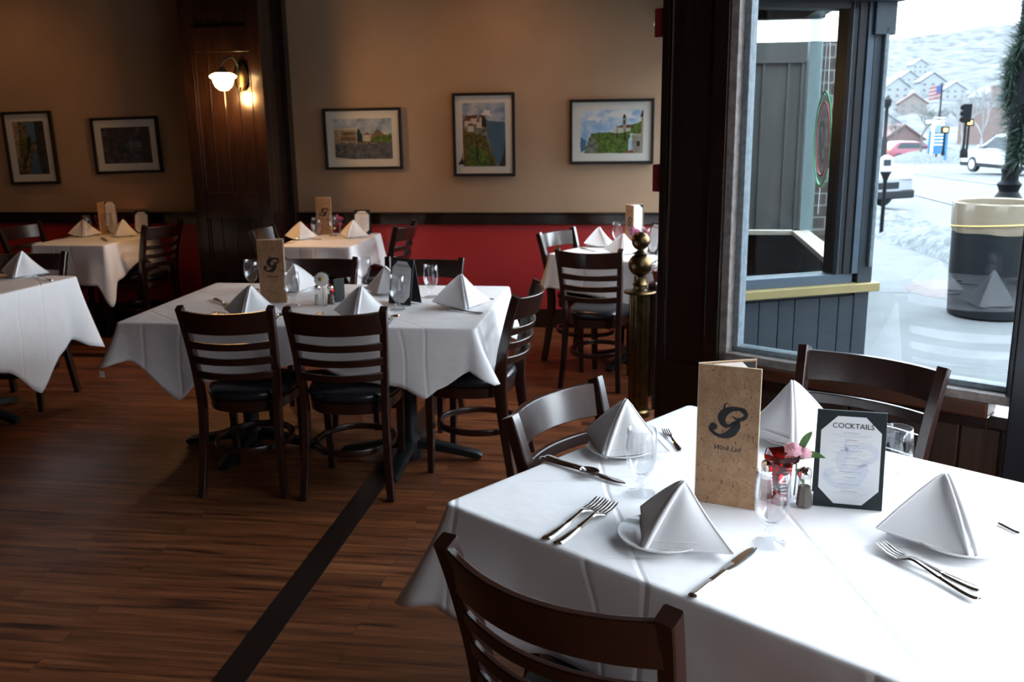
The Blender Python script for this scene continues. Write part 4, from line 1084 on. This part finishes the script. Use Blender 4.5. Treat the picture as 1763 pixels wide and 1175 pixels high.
arc(.16,.30,-.9,.9,.0757,0); arc(.25,.285,-.8,-.1,.0760,1); arc(.20,.24,-.8,-.1,.0760,2); arc(.17,.19,-.8,-.3,.0760,3)
lb.build('printed_label', [label_w, blue_print, orange_print, red_print], t)
MB().box(-.015,.015,-.06,.05,.44,.455).box(-.012,.012,-.08,.03,.47,.482).build('squeeze_handle', chrome, t, bevel=.003)
MB().tube(spline([(.02,0,.43),(.08,0,.40),(.10,0,.28),(.095,0,.12)], 6), .009, 8).build('hose', iron, t, smooth=True)
t = thing('plant_stand', 'narrow grey-brown stand holding a red pot behind the brass post', 'stand', (.10, 5.40, 0))
MB().box(-.07,.07,-.1,.1,.50,.70).build('box_body', panel_wood, t, bevel=.005)
for sx_ in (-1,1):
    for sy_ in (-1,1): MB().box(sx_*.058-.01, sx_*.058+.01, sy_*.08-.01, sy_*.08+.01, 0, .50).build('leg', iron, t)
t = thing('potted_foil_plant', 'red pot with twisted silver foil leaves, behind brass post', 'plant', (.10, 5.40, .70))
MB().lathe([(.05,0),(.065,.01),(.08,.09),(.083,.10),(.07,.10),(.055,.06)], 20).build('pot', red_dev, t, smooth=True)
sl = MB(); rr = random.Random(2)
for i in range(16):
    a = rr.uniform(0, 6.28); r1 = rr.uniform(.07,.13); z1 = rr.uniform(.10,.18)
    sl.tube(spline([(0,0,.06),(r1*.4*math.cos(a), r1*.4*math.sin(a), z1),(r1*math.cos(a+.4), r1*math.sin(a+.4), z1*.8)], 5), 0, flat=(.009,.0015))
sl.build('foil_leaves', chrome, t, smooth=True)

# hanging round sign on the street window of the bay (seen from inside)
t = thing('hanging_sign', 'round see-through window sign ringed green and red with a G', 'sign', (.955, 5.66, 1.51))
def ringm(r0, r1, name, m):
    mb = MB(); mb.grid([[(0, r*math.cos(a), r*math.sin(a)) for a in np.linspace(0, 2*PI, 49)[:-1]] for r in (r0, r1)], cv=True)
    mb.build(name, m, t, solid=.004)
ringm(.252,.266,'green_ring', mat('green_sign_paint', (.02,.42,.14), .4)); ringm(.195,.207,'red_ring', mat('red_sign_paint', (.45,.03,.05), .4))
g_letter(RZ(PI/2) @ RX(PI/2) , .26, mirror=1).build('letter_mark', mat('sign_letter_brown', (.10,.07,.04), .5), t)
MB().lathe([(.001,-.0015),(.25,-.0015),(.25,.0015),(.001,.0015)], 40, X=RY(PI/2)).build('clear_disc', pane_m, t)
MB().tube([(0,-.08,.25),(0,-.03,.725)], .002, 5).tube([(0,.08,.25),(0,.03,.725)], .002, 5).tube([(0,0,-.265),(0,.01,-.42)], .002, 5).build('hanging_cord', label_w, t)

# ================================================================== OUTDOORS
def gz(x, y): return -.16 - max(0, y-12)*.034 if y < 95 else -.16-83*.034
def atg(px, py):
    d = FW + RT*((px-CX)/FPX) - UP*((py-CY)/FPX); s = 1.0
    while s < 140:
        p = CAM+d*s
        if p.z <= gz(p.x, p.y): return Vector((p.x, p.y, gz(p.x, p.y)))
        s += .03
    p = CAM+d*140; return Vector((p.x, p.y, gz(p.x, p.y)))
walk_m = mat('concrete_pavement', rough=.9, build=speckle((.078,.085,.088), (.105,.112,.114), 3, st=.1))
road_m = mat('wet_grey_asphalt', rough=.8, build=speckle((.066,.074,.079), (.086,.094,.098), 2, st=.05))
street_black = mat('street_black_paint', (.002,.003,.004), .6, spec=.12)
snow_m = mat('dirty_snow', rough=.9, build=speckle((.055,.062,.066), (.15,.163,.17), 9, 5, .6, .06))
brickpave = mat('brick_paving', rough=.85, build=lambda n, b: (lambda br: (n.links.new(coords(n), br.inputs['Vector']), n.links.new(br.outputs['Color'], b.inputs['Base Color'])))(N(n, 'ShaderNodeTexBrick', Scale=5.0, Color1=(.09,.065,.06,1), Color2=(.11,.08,.075,1), Mortar=(.13,.125,.125,1))))
def brick_build(c1_, c2_, mo, s=1, X=(1,1,1), rot=(PI/2,0,0)):
    def f(n, b):
        br = N(n, 'ShaderNodeTexBrick'); br.inputs['Scale'].default_value = s; br.inputs['Color1'].default_value = (*c1_,1); br.inputs['Color2'].default_value = (*c2_,1); br.inputs['Mortar'].default_value = (*mo,1)
        br.inputs['Brick Width'].default_value = .42; br.inputs['Row Height'].default_value = .11; br.inputs['Mortar Size'].default_value = .008
        n.links.new(coords(n, X, rot=rot), br.inputs['Vector']); n.links.new(br.outputs['Color'], b.inputs['Base Color'])
    return f
brick_near = mat('painted_brown_brick', rough=.8, build=brick_build((.032,.021,.018), (.045,.030,.026), (.15,.15,.145)))
brick_far = mat('far_brick_wall', rough=.9, build=brick_build((.11,.075,.065), (.135,.09,.08), (.15,.12,.11)))

g = MB(); ys_ = [-3, 3, 12, 30, 60, 95, 400]
g.grid([[(x, y, gz(x, y)) for y in ys_] for x in (-60, .0, 12, 40, 90, 200)]); struct('ground', g, road_m)
# pavement strip with curb towards the street: line from near right to far left
kerb_a = atg(1763, 545); kerb_b = atg(1500, 395)
kd = (kerb_b-kerb_a); kd.z = 0; kd.normalize(); kn = Vector((-kd.y, kd.x, 0))
if kn.x > 0: kn = -kn
pv = MB(); rowsP = []
for s in np.linspace(-14, 14, 15):
    p = kerb_a+kd*s; q = p+kn*14; rowsP.append([(p.x, p.y, gz(p.x, p.y)+.0), (p.x, p.y, gz(p.x, p.y)+.05), (q.x, q.y, gz(q.x, q.y)+.05)])
pv.grid(rowsP); struct('ground_pavement', pv, walk_m)
jt = MB()
for py in (478,): 
    a = atg(1495, 512); b = atg(1600, 514)
    jt.tube([(a.x, a.y, a.z+.052), (b.x, b.y, b.z+.052)], 0, flat=(.012,.001))
jt.build('trim_13', mat('pavement_joint', (.12,.12,.12), .9)); bpy.data.objects['trim_13']['kind'] = 'structure'
c = atg(1632, 512); mb = MB(); mb.lathe([(.001,.0),(.62,.0),(.62,.052),(.001,.053)], 40, (c.x+.25, c.y+.1, gz(c.x, c.y))); struct('trim_14', mb, brickpave)
# snow bank along the kerb
rr = random.Random(11); sb = MB(); rowsS = []
pa = atg(1503, 388)+Vector((0,.45,0)); pb = atg(1700, 470)+Vector((.1,.45,0)); sd = (pb-pa); Ls = sd.length; sd.normalize(); sn = Vector((-sd.y, sd.x, 0))
for i in range(60):
    u = i/59; ctr = pa-sd*2+sd*(Ls+4.2)*u; row = []
    for j in range(13):
        v = j/12*2-1; h = max(0, (1-v*v))**.8*(.20+.07*math.sin(u*21)+rr.uniform(-.04,.04))*min(1, u*10, (1-u)*7) ; wd = .95+.22*math.sin(u*13+1)
        x, y = ctr.x+sn.x*v*wd*.6, ctr.y+sn.y*v*wd*.6; row.append((x, y, gz(x, y)-.06+h*1.15+(.09 if 0 < u < 1 and abs(v) < .95 else 0)+(rr.uniform(-.015,.015) if abs(v) < .95 else 0)))
    rowsS.append(row)
sb.grid(rowsS); o = sb.build('snow_bank', snow_m, None, smooth=True, angle=180); tag(o, 'ridge of dirty snow along the kerb outside the window', 'snow')
# road markings
mk = MB()
for (p, q, w) in (((1500,385),(1763,402),.05), ((1560,332),(1763,385),.06), ((1560,298),(1763,325),.07)):
    a, b = atg(*p), atg(*q); mk.tube([(a.x, a.y, a.z+.02), ((a.x+b.x)/2, (a.y+b.y)/2, gz(0, (a.y+b.y)/2)+.02), (b.x, b.y, b.z+.02)], 0, flat=(w,.003))
o = mk.build('trim_15', mat('white_road_paint', (.14,.148,.15), .8)); o['kind'] = 'structure'
# trash can
c = atg(1699, 552); 
t = thing('trash_can', 'large round black trash can with pale liner on the pavement', 'trash can', (c.x, c.y, c.z+.05))
MB().lathe([(.30,0),(.33,.02),(.345,.35),(.35,.72),(.345,.78)], 40).build('can_body', mat('black_steel_can', (.005,.007,.009), .6, spec=.2), t, smooth=True)
rowsB = []
for k, (r, z) in enumerate(((.352,.74),(.358,.78),(.36,.92),(.362,.985),(.352,.995),(.335,.985),(.33,.80))):
    rowsB.append([((r+.004*math.sin(9*a+k)+.003*math.sin(23*a))*math.cos(a), (r+.004*math.sin(9*a+k))*math.sin(a), z+.006*math.sin(5*a)*(k < 2)) for a in np.linspace(0, 2*PI, 81)[:-1]])
MB().grid(rowsB, cv=True).build('bin_liner', mat('tan_translucent_liner', (.20,.16,.11), .35), t, smooth=True)
MB().tube([(.365*math.cos(a), .365*math.sin(a), .80+.03*math.cos(a+1)) for a in np.linspace(0,2*PI,41)[:-1]], .008, 6, closed=True).build('yellow_band', mat('yellow_liner_string', (.5,.36,.12), .5), t, smooth=True)
# lamp post with garland
c = CAM + (FW + RT*((1735-CX)/FPX) - UP*((400-CY)/FPX))*1.0
d0 = FW + RT*((1731-CX)/FPX) - UP*((380-CY)/FPX); lp = CAM+d0*(11.3/d0.y); lz = gz(lp.x, lp.y)+.05
t = thing('street_lamp', 'black cast street lamp post wrapped in green garland', 'street lamp', (lp.x, lp.y, lz))
MB().lathe([(.25,0),(.25,.08),(.22,.12),(.21,.5),(.23,.56),(.24,.62),(.26,.66),(.20,.74),(.14,.80),(.10,.86),(.11,.9),(.13,.94),(.09,.98),(.085,1.05),(.10,1.1),(.075,1.15)], 28).build('base', street_black, t, smooth=True)
MB().lathe([(.07,1.1),(.06,3.9)], 16).build('pole', street_black, t, smooth=True)
gm = MB(); rr = random.Random(8)
for i in range(5600):
    z = 1.2+2.6*i/5600; a = z*4.3; cxg, cyg = .10*math.cos(a), .10*math.sin(a); rad = .25+.07*math.sin(z*5)
    th_, ph_ = rr.uniform(0, 6.28), rr.uniform(-1.2, 1.2); L = rad*rr.uniform(.7,1.25)
    dx, dy, dz = math.cos(th_)*math.cos(ph_)*L, math.sin(th_)*math.cos(ph_)*L, math.sin(ph_)*L*.9
    px_, py_ = -dy*.07, dx*.07
    gm.add([(cxg+px_, cyg+py_, z), (cxg+dx, cyg+dy, z+dz), (cxg-px_, cyg-py_, z+.01)], [(0,1,2)])
gm.build('garland', mat('spruce_garland', rough=.7, build=speckle((.006,.02,.013), (.022,.05,.032), 20, st=0)), t)
# cars
rubber = mat('tyre_rubber', (.009,.015,.017), .7); car_glass = mat('dark_car_glass', (.02,.03,.035), .2, spec=.2)
white_car = mat('white_car_paint', (.22,.226,.235), .25, coat=.5); red_car = mat('red_car_paint', (.18,.02,.037), .3, coat=.5); silver = mat('silver_alloy', (.5,.5,.52), .3, .8)
grey_pl = mat('dark_grey_plastic', (.008,.010,.012), .6, spec=.2); tail_l = mat('tail_lamp', (.7,.05,.02), .3)
b_ = tail_l.node_tree.nodes['Principled BSDF']; b_.inputs['Emission Color'].default_value = (1,.16,.06,1); b_.inputs['Emission Strength'].default_value = 1.2
def car(label, loc, rz, paint, L=4.6, Wd=1.85, Hh=1.68, suv=True, tilt=0):
    t = thing('car', label, 'car', loc, rz); t.rotation_euler = (0, 0, rz)
    hw = Wd/2
    prof = [(-L/2,.45),(-L/2,.95),(-L/2+.12,1.05),(-L/2+.35,Hh-.12),(-L/2+.75,Hh),(L/2-2.1,Hh),(L/2-1.25,1.08),(L/2-.25,.92),(L/2,.72),(L/2,.38),(L/2-.2,.28),(-L/2+.2,.28)]
    if not suv: prof = [(-L/2,.4),(-L/2,.85),(-L/2+.2,.98),(-L/2+.75,Hh-.03),(-L/2+1.5,Hh),(L/2-2.0,Hh-.05),(L/2-1.1,.98),(L/2-.25,.8),(L/2,.6),(L/2,.35),(L/2-.2,.26),(-L/2+.2,.26)]
    n = len(prof); rows = []
    for (k, yy, zz) in ((.97,-hw*.90,0),(1,-hw,0),(1,-hw,0)):
        pass
    secs = []
    for s in (-1, -.93, -.5, 0, .5, .93, 1):
        row = []
        for (x, z) in prof:
            tum = max(0, (z-.95))*.28; y = s*(hw-tum); zz = z - (.03 if abs(s) > .9 else 0)*(z > 1.2) ; xx = x*(1-.025*(abs(s) > .9))
            row.append((xx, y, zz))
        secs.append(row)
    mb = MB(); mb.grid(secs, cv=True); mb.f += [tuple(range(n)), tuple(range(6*n, 7*n))[::-1]]; mb.m += [0,0]
    mb.build('body', paint, t, smooth=True, bevel=.03, angle=30)
    for s in (-1, 1):
        y0 = s*(hw-.02)
        P = [(-L/2+.55,1.08),(-L/2+.62,Hh-.16),(L/2-2.15,Hh-.12),(L/2-1.5,1.08)] if suv else [(-L/2+.6,1.0),(-L/2+1.0,Hh-.12),(L/2-2.1,Hh-.14),(L/2-1.4,1.0)]
        MB().add([(x, s*(hw-max(0,(z-.95))*.28+.006), z) for x, z in P] + [(x, s*(hw-max(0,(z-.95))*.28-.03), z) for x, z in P], [(0,1,2,3),(7,6,5,4),(0,1,5,4),(1,2,6,5),(2,3,7,6),(3,0,4,7)]).build('side_window', car_glass, t)
        for xw in (-L/2+.85, L/2-.9):
            w = MB().lathe([(.2,-.1),(.33,-.1),(.345,-.06),(.345,.06),(.33,.1),(.2,.1)], 28, X=T(xw, s*(hw-.10), .345) @ RX(PI/2)).build('wheel', rubber, t, smooth=True)
            MB().lathe([(.02,.0),(.2,.0),(.21,.02)], 20, X=T(xw, s*(hw+.0), .345) @ RX(-s*PI/2)).build('rim', silver, w, smooth=True)
        MB().box(-L/2-.01, -L/2+.10, min(s*(hw-.30), s*(hw-.03)), max(s*(hw-.30), s*(hw-.03)), .82, 1.0).build('tail_light', tail_l, t, bevel=.01)
        MB().box(L/2-.30, L/2+.005, min(s*(hw-.45), s*(hw-.06)), max(s*(hw-.45), s*(hw-.06)), .66, .80).build('headlight', silver, t, bevel=.02)
        MB().box(L/2-1.55, L/2-1.4, min(s*hw, s*(hw+.18)), max(s*hw, s*(hw+.18)), 1.05, 1.2).build('mirror', paint, t, bevel=.02)
    MB().add([(L/2-2.05,-hw*.80,Hh-.04),(L/2-2.05,hw*.80,Hh-.04),(L/2-1.27,hw*.86,1.13),(L/2-1.27,-hw*.86,1.13)], [(0,1,2,3)]).build('windscreen', car_glass, t, solid=.01)
    MB().box(-L/2+.0, L/2+.01, -hw-.005, hw+.005, .26, .44).build('lower_cladding', grey_pl, t, bevel=.03)
    MB().box(L/2-.05, L/2+.015, -hw*.5, hw*.5, .48, .62).build('grille', grey_pl, t, bevel=.01)
    return t
c = atg(1548, 356)
h = Vector((1545-881,0,0))
fd = math.atan2(-.82, .45)
car('white parked SUV nose showing beside the blue facade corner', (c.x-1.95, c.y+.5, c.z+.02), math.radians(-58), white_car)
c = atg(1695, 303); car('white SUV with red tail lamps driving on the far road', (c.x+1.5, c.y+1.4, c.z), math.radians(106), white_car)
c = atg(1568, 279); car('red hatchback far away beyond the snow heap', (c.x, c.y, c.z), math.radians(12), red_car, 4.4, 1.8, 1.5, False)
c = atg(1785, 300); car('second vehicle at the right picture edge, mostly behind garland', (c.x+3.2, c.y+6, c.z), math.radians(106), white_car, 5, 1.9, 1.8)
# distant snow heap
def heap(c, rx, ry, h, label, seed):
    rr = random.Random(seed); rows = []
    for i in range(9):
        a = i/8; r = max(a, .02); rows.append([(rx*r*math.cos(b)*(1+rr.uniform(-.04,.04)), ry*r*math.sin(b), h*(1-a*a)*(1+rr.uniform(-.1,.1))-.05*a) for b in np.linspace(0, 2*PI, 25)[:-1]])
    o = MB().grid(rows, cv=True).build('snow_heap', snow_m, None, smooth=True, angle=180); o.location = c; tag(o, label, 'snow'); return o
heap(atg(1625,281), 4.5, 2.2, .95, 'big white snow heap in front of the red car', 1)
heap(atg(1590,276)+Vector((3,9,0)), 9, 3, .8, 'long snow heap behind the traffic signal poles', 2)
# parking meter
c = atg(1516, 414); 
t = thing('parking_meter', 'parking meter on a thin dark pole beside the snow bank', 'parking meter', (c.x, c.y, c.z+.05))
hgt_ = 1.45; dd = (FW + RT*((1526-CX)/FPX) - UP*((270-CY)/FPX)); pt = CAM+dd*(c.y/dd.y); hgt_ = pt.z-c.z-.05
MB().lathe([(.05,0),(.05,.02),(.03,.03),(.028,hgt_-.32)], 14).build('pole', street_black, t, smooth=True)
MB().lathe([(.03,hgt_-.34),(.075,hgt_-.24),(.085,hgt_-.22)], 14).build('neck', grey_pl, t, smooth=True)
MB().prism([(-.085,0),(.085,0),(.085,.16)]+[(.085*math.cos(a), .16+.085*math.sin(a)) for a in np.linspace(.2,PI-.2,8)]+[(-.085,.16)], -.05, .05, X=T(0,0,hgt_-.22) @ RX(PI/2)).build('meter_head', silver, t, bevel=.01)
MB().box(-.05,.05,-.056,-.05,hgt_-.13,hgt_-.04).build('display_window', car_glass, t)
# traffic signals, sign, flag
def pole_at(px, pyb, Y, zt_py, r=.06):
    d = FW + RT*((px-CX)/FPX) - UP*((pyb-CY)/FPX); p = CAM+d*(Y/d.y)
    d = FW + RT*((px-CX)/FPX) - UP*((zt_py-CY)/FPX); q = CAM+d*(Y/d.y)
    return p, q.z-p.z
p, h_ = pole_at(1657, 272, 42, 180)
t = thing('traffic_light', 'tall dark traffic light seen from behind across the road', 'traffic light', p)
MB().lathe([(.12,0),(.12,.3),(.06,.4),(.05,h_)], 12).build('pole', street_black, t, smooth=True)
hd = MB(); hd.box(-.17,.17,-.1,.12,h_-.72,h_+.02)
for i in range(3): hd.lathe([(.11,-.18),(.13,-.1),(.13,-.05)], 14, X=T(0,0,0) @ T(-.0,-.05,h_-.12-i*.24) @ RX(PI/2)); hd.box(-.24,-.17,-.02,.1,h_-.2-i*.24,h_-.04-i*.24)
hd.build('signal_head', street_black, t, bevel=.02)
amber = mat('amber_signal', (1,.4,.1), .4); b_ = amber.node_tree.nodes['Principled BSDF']; b_.inputs['Emission Color'].default_value = (1,.35,.08,1); b_.inputs['Emission Strength'].default_value = 2
for px, pyb, pyt, Y, lb in ((1663,272,209,43,'amber walk signal just right of the dark traffic light'), (1623,268,222,46,'amber walk signal just right of the blue sign')):
    p, h_ = pole_at(px, pyb, Y, pyt)
    t = thing('walk_signal', lb, 'signal', p)
    MB().lathe([(.08,0),(.05,.3),(.045,h_)], 10).build('pole', street_black, t, smooth=True)
    MB().box(-.16,.16,-.1,.1,h_-.2,h_+.1).build('signal_box', street_black, t, bevel=.02)
    MB().box(-.09,.09,-.12,-.1,h_-.13,h_+.03).build('lit_face', amber, t)
p, h_ = pole_at(1612, 265, 50, 222)
t = thing('blue_sign', 'tall blue information sign standing beyond the snow', 'sign', p)
MB().box(-.42,.42,-.05,.05,0,h_-.1).box(.36,.46,-.08,.08,-.3,h_).build('panel', mat('bright_blue_sign', (.015,.10,.22), .5), t)
MB().lathe([(.0,0),(.2,0),(.2,.12),(.0,.12)], 20, X=T(0,.0,h_) @ RX(PI/2)).build('emblem_disc', mat('pale_blue_disc', (.12,.18,.22), .5), t)
mb = MB()
for i in range(9): mb.box(-.25,.25,-.06,-.052,h_*.35+i*.16,h_*.35+i*.16+.05)
mb.build('text_lines', label_w, t)
p, h_ = pole_at(1603, 265, 49, 210)
t = thing('street_name_sign', 'white street name blade on a pale pole left of blue sign', 'sign', p)
MB().lathe([(.06,0),(.06,h_)], 8).build('pole', label_w, t); MB().box(-.36,.32,-.02,.02,h_-.06,h_+.08).build('name_blade', label_w, t)
p, h_ = pole_at(1614, 240, 60, 143)
t = thing('flagpole', 'thin pole flying a red, white and blue flag beyond the road', 'flag', p)
MB().lathe([(.06,-1),(.045,h_)], 8).build('pole', grey_pl, t)
fmb = MB()
for i in range(7):
    rows = [[(-.7*u, .08*math.sin(u*6), h_-.1-(i+k)*.105-.16*u) for u in np.linspace(0,1,9)] for k in (0,1)]
    fmb.grid(rows, i % 2)
fmb.grid([[(-.28*u, .08*math.sin(.4*u*6)-.01, h_-.095-k*.42-.064*u) for u in (0,.5,1)] for k in (0,1)], 2)
fmb.build('flag', [mat('flag_red', (.20,.05,.05), .7), mat('flag_white', (.2,.2,.2), .7), mat('flag_blue', (.03,.05,.15), .7)], t, solid=.01)
p, h_ = pole_at(1523, 240, 33, 165)
t = thing('street_lamp', 'dark distant street lamp just right of the blue facade corner', 'street lamp', p)
MB().lathe([(.1,-1.5),(.1,0),(.06,.1),(.055,h_-.4),(.12,h_-.3),(.14,h_-.12),(.03,h_-.02),(.02,h_)], 12).build('pole', grey_pl, t, smooth=True)
# hillside
def hz(x, y): 
    k = x/max(y, 1)
    return -4 + (y-170)*.13*(.55+max(0, k)*1.25) if y > 170 else -4 + max(0, y-140)*.03*0
hl = MB(); rr = random.Random(5); rows = []
for k_ in np.linspace(-.2, 1.1, 70):
    rows.append([(k_*y, y, hz(k_*y, y)+(rr.uniform(-1.2,1.2) if y > 175 else 0)) for y in np.linspace(130, 520, 46)])
hl.grid(rows); o = hl.build('hillside', mat('bare_winter_woods', rough=1, build=speckle((.030,.034,.038), (.125,.13,.135), .22, 9, 0)), None, smooth=True, angle=180); o['kind'] = 'structure'; o.name = 'ground_hillside'
# bare trees
def bare_tree(p, h, label, m, seed, spread=.42, depth=6, trunk=.022):
    rr = random.Random(seed); mb = MB()
    def br(a, d, L, r, k):
        b = a+d*L; mb.tube([a, a.lerp(b,.5)+Vector((rr.uniform(-1,1),rr.uniform(-1,1),0))*L*.04, b], [r, r*.85, r*.65], 4 if k < 4 else 5)
        if k == 0: return
        for i in range(3 if k > 1 else 2):
            ax = Vector((rr.uniform(-1,1), rr.uniform(-1,1), rr.uniform(-.2,.6))); nd = (d+ax*spread*1.4).normalized()
            br(b if i else a.lerp(b,.75), nd, L*rr.uniform(.62,.82), r*.6, k-1)
    br(Vector((0,0,0)), Vector((0,0,1)), h*.27, h*trunk, depth)
    o = mb.build('bare_tree', m, None); o.location = p; tag(o, label, 'tree', 'bare winter trees'); return o
bark_pale = mat('pale_bark', (.19,.19,.185), .9); bark_grey = mat('grey_bark', (.085,.085,.08), .9)
p, h_ = pole_at(1655, 270, 56, 130); bare_tree(p, h_*1.0, 'pale bare tree behind the traffic light', bark_pale, 3, .45)
p, h_ = pole_at(1688, 262, 60, 130); bare_tree(p, h_*1.05, 'pale bare tree left of the brick building', bark_pale, 9, .4)
p, h_ = pole_at(1585, 262, 66, 150); bare_tree(p, h_*1.0, 'dense grey bare tree left of the blue sign', bark_grey, 5, .6, 6)
p, h_ = pole_at(1540, 262, 100, 195); bare_tree(p, h_*1.0, 'grey bare tree above the red car', bark_grey, 6, .6, 6)
# buildings
pale_win = mat('pale_far_window', (.085,.095,.10), .6)
def house(p, w, d, h, rz, label, wall, roof, flat=False, wins=(3,2)):
    t = thing('building', label, 'building', p, rz)
    mb = MB().box(-w/2,w/2,-d/2,d/2,-2,h); 
    if not flat: mb.prism([(-w/2,h),(w/2,h),(0,h+w*.35)], -d/2, d/2, X=RX(PI/2))
    mb.build('walls', wall, t)
    if not flat:
        r = MB()
        for s in (-1,1): r.add([(0,-d/2-.3,h+w*.35+.15),(s*(w/2+.4),-d/2-.3,h-.1),(s*(w/2+.4),d/2+.3,h-.1),(0,d/2+.3,h+w*.35+.15)], [(0,1,2,3)])
        r.build('roof', roof, t, solid=.15)
    else: MB().box(-w/2-.1,w/2+.1,-d/2-.1,d/2+.1,h,h+.25).build('parapet', roof, t)
    for i in range(wins[0]):
        for j in range(wins[1]):
            x = -w/2+w*(i+.5)/wins[0]; z = .6+(h-.6)*(j+.35)/max(1,wins[1]); MB().box(x-w*.06, x+w*.06, -d/2-.03, -d/2, z, z+h*.16).build('window', pale_win, t)
    return t
wsid = mat('pale_siding', (.19,.20,.205), .8); rroof = mat('snowy_grey_roof', (.19,.20,.21), .9); redroof = mat('faded_red_roof', (.13,.075,.07), .9); stone_l = mat('pale_stone', (.15,.13,.12), .9)
p, _ = pole_at(1735, 262, 128, 200); house(p, 11, 8, 5.4, math.radians(-22), 'low brick building with flat roof right of the pale trees', brick_far, stone_l, True, (0,0))
p, _ = pole_at(1737, 262, 146, 200); house(p, 6, 6, 9.0, math.radians(-15), 'taller brick and stone building behind the low brick one', brick_far, stone_l, True, (4,2))
p, _ = pole_at(1540, 262, 135, 200); house(p, 5, 6, 1.8, .1, 'low reddish building behind the red car', mat('reddish_siding', (.12,.08,.075), .9), redroof, False, (4,1))
p, _ = pole_at(1500, 258, 150, 200); house(p, 6, 6, 4.0, 0, 'pale building just right of the blue facade corner', wsid, rroof, False, (3,2))
rr = random.Random(21)
for i, (px, py, lb) in enumerate(((1578,128,'high white hillside house, topmost near the corner'), (1556,150,'hillside house below the topmost white one'), (1600,160,'hillside house behind the flag'), (1640,170,'hillside house left of the tall pale tree'), (1700,186,'white hillside house behind the pale trees'), (1752,120,'large pale hillside house beside the garland'), (1534,170,'hillside house with pale roof near the facade corner'), (1568,196,'red roofed hillside house left of the flag'))):
    d = FW + RT*((px-CX)/FPX) - UP*((py-CY)/FPX); s = 170
    while s < 560:
        q = CAM+d*s
        if q.y > 172 and q.z < hz(q.x, q.y): break
        s += 1
    house(Vector((q.x, q.y, hz(q.x, q.y)-.8)), 5+rr.uniform(-1,1), 5, 2.8+rr.uniform(0,.8), rr.uniform(-.4,.4), lb, wsid if i != 7 else stone_l, rroof if i != 7 else redroof, False, (3,2))
p = Vector((24, -12, -.2)); house(p, 14, 26, 9, 0, 'added unseen brick building blocking low sky light, outside the picture', brick_far, stone_l, True, (0,0))  # unseen block, added to keep low skylight from reaching deep into the room
# neighbouring facade seen through the bay windows: dark panelled wood and a brick pier
t = thing('neighbour_building', 'dark panelled wall and brick pier seen through the bay glass', 'building', (1.2, 9.2, -.3))
pw = MB(); pw.box(-1.2,.225,0,.3,0,2.52)
for x in (-.75,-.42,-.2,.02,.14): pw.box(x-.012, x+.012, -.03, 0, 0, 2.45)
pw.box(-1.2,.225,-.04,0,2.38,2.56)
pw.build('panelled_wall', mat('weathered_grey_boards', rough=.7, build=wood_build((.014,.018,.018), (.036,.034,.030), (5,5,.8))), t)
MB().box(.225,.30,-.06,.3,0,2.56).build('corner_post', mat('teal_grey_post_paint', (.13,.19,.19), .5), t)
MB().box(.30,.75,0,.9,0,2.56).build('brick_pier', brick_near, t)
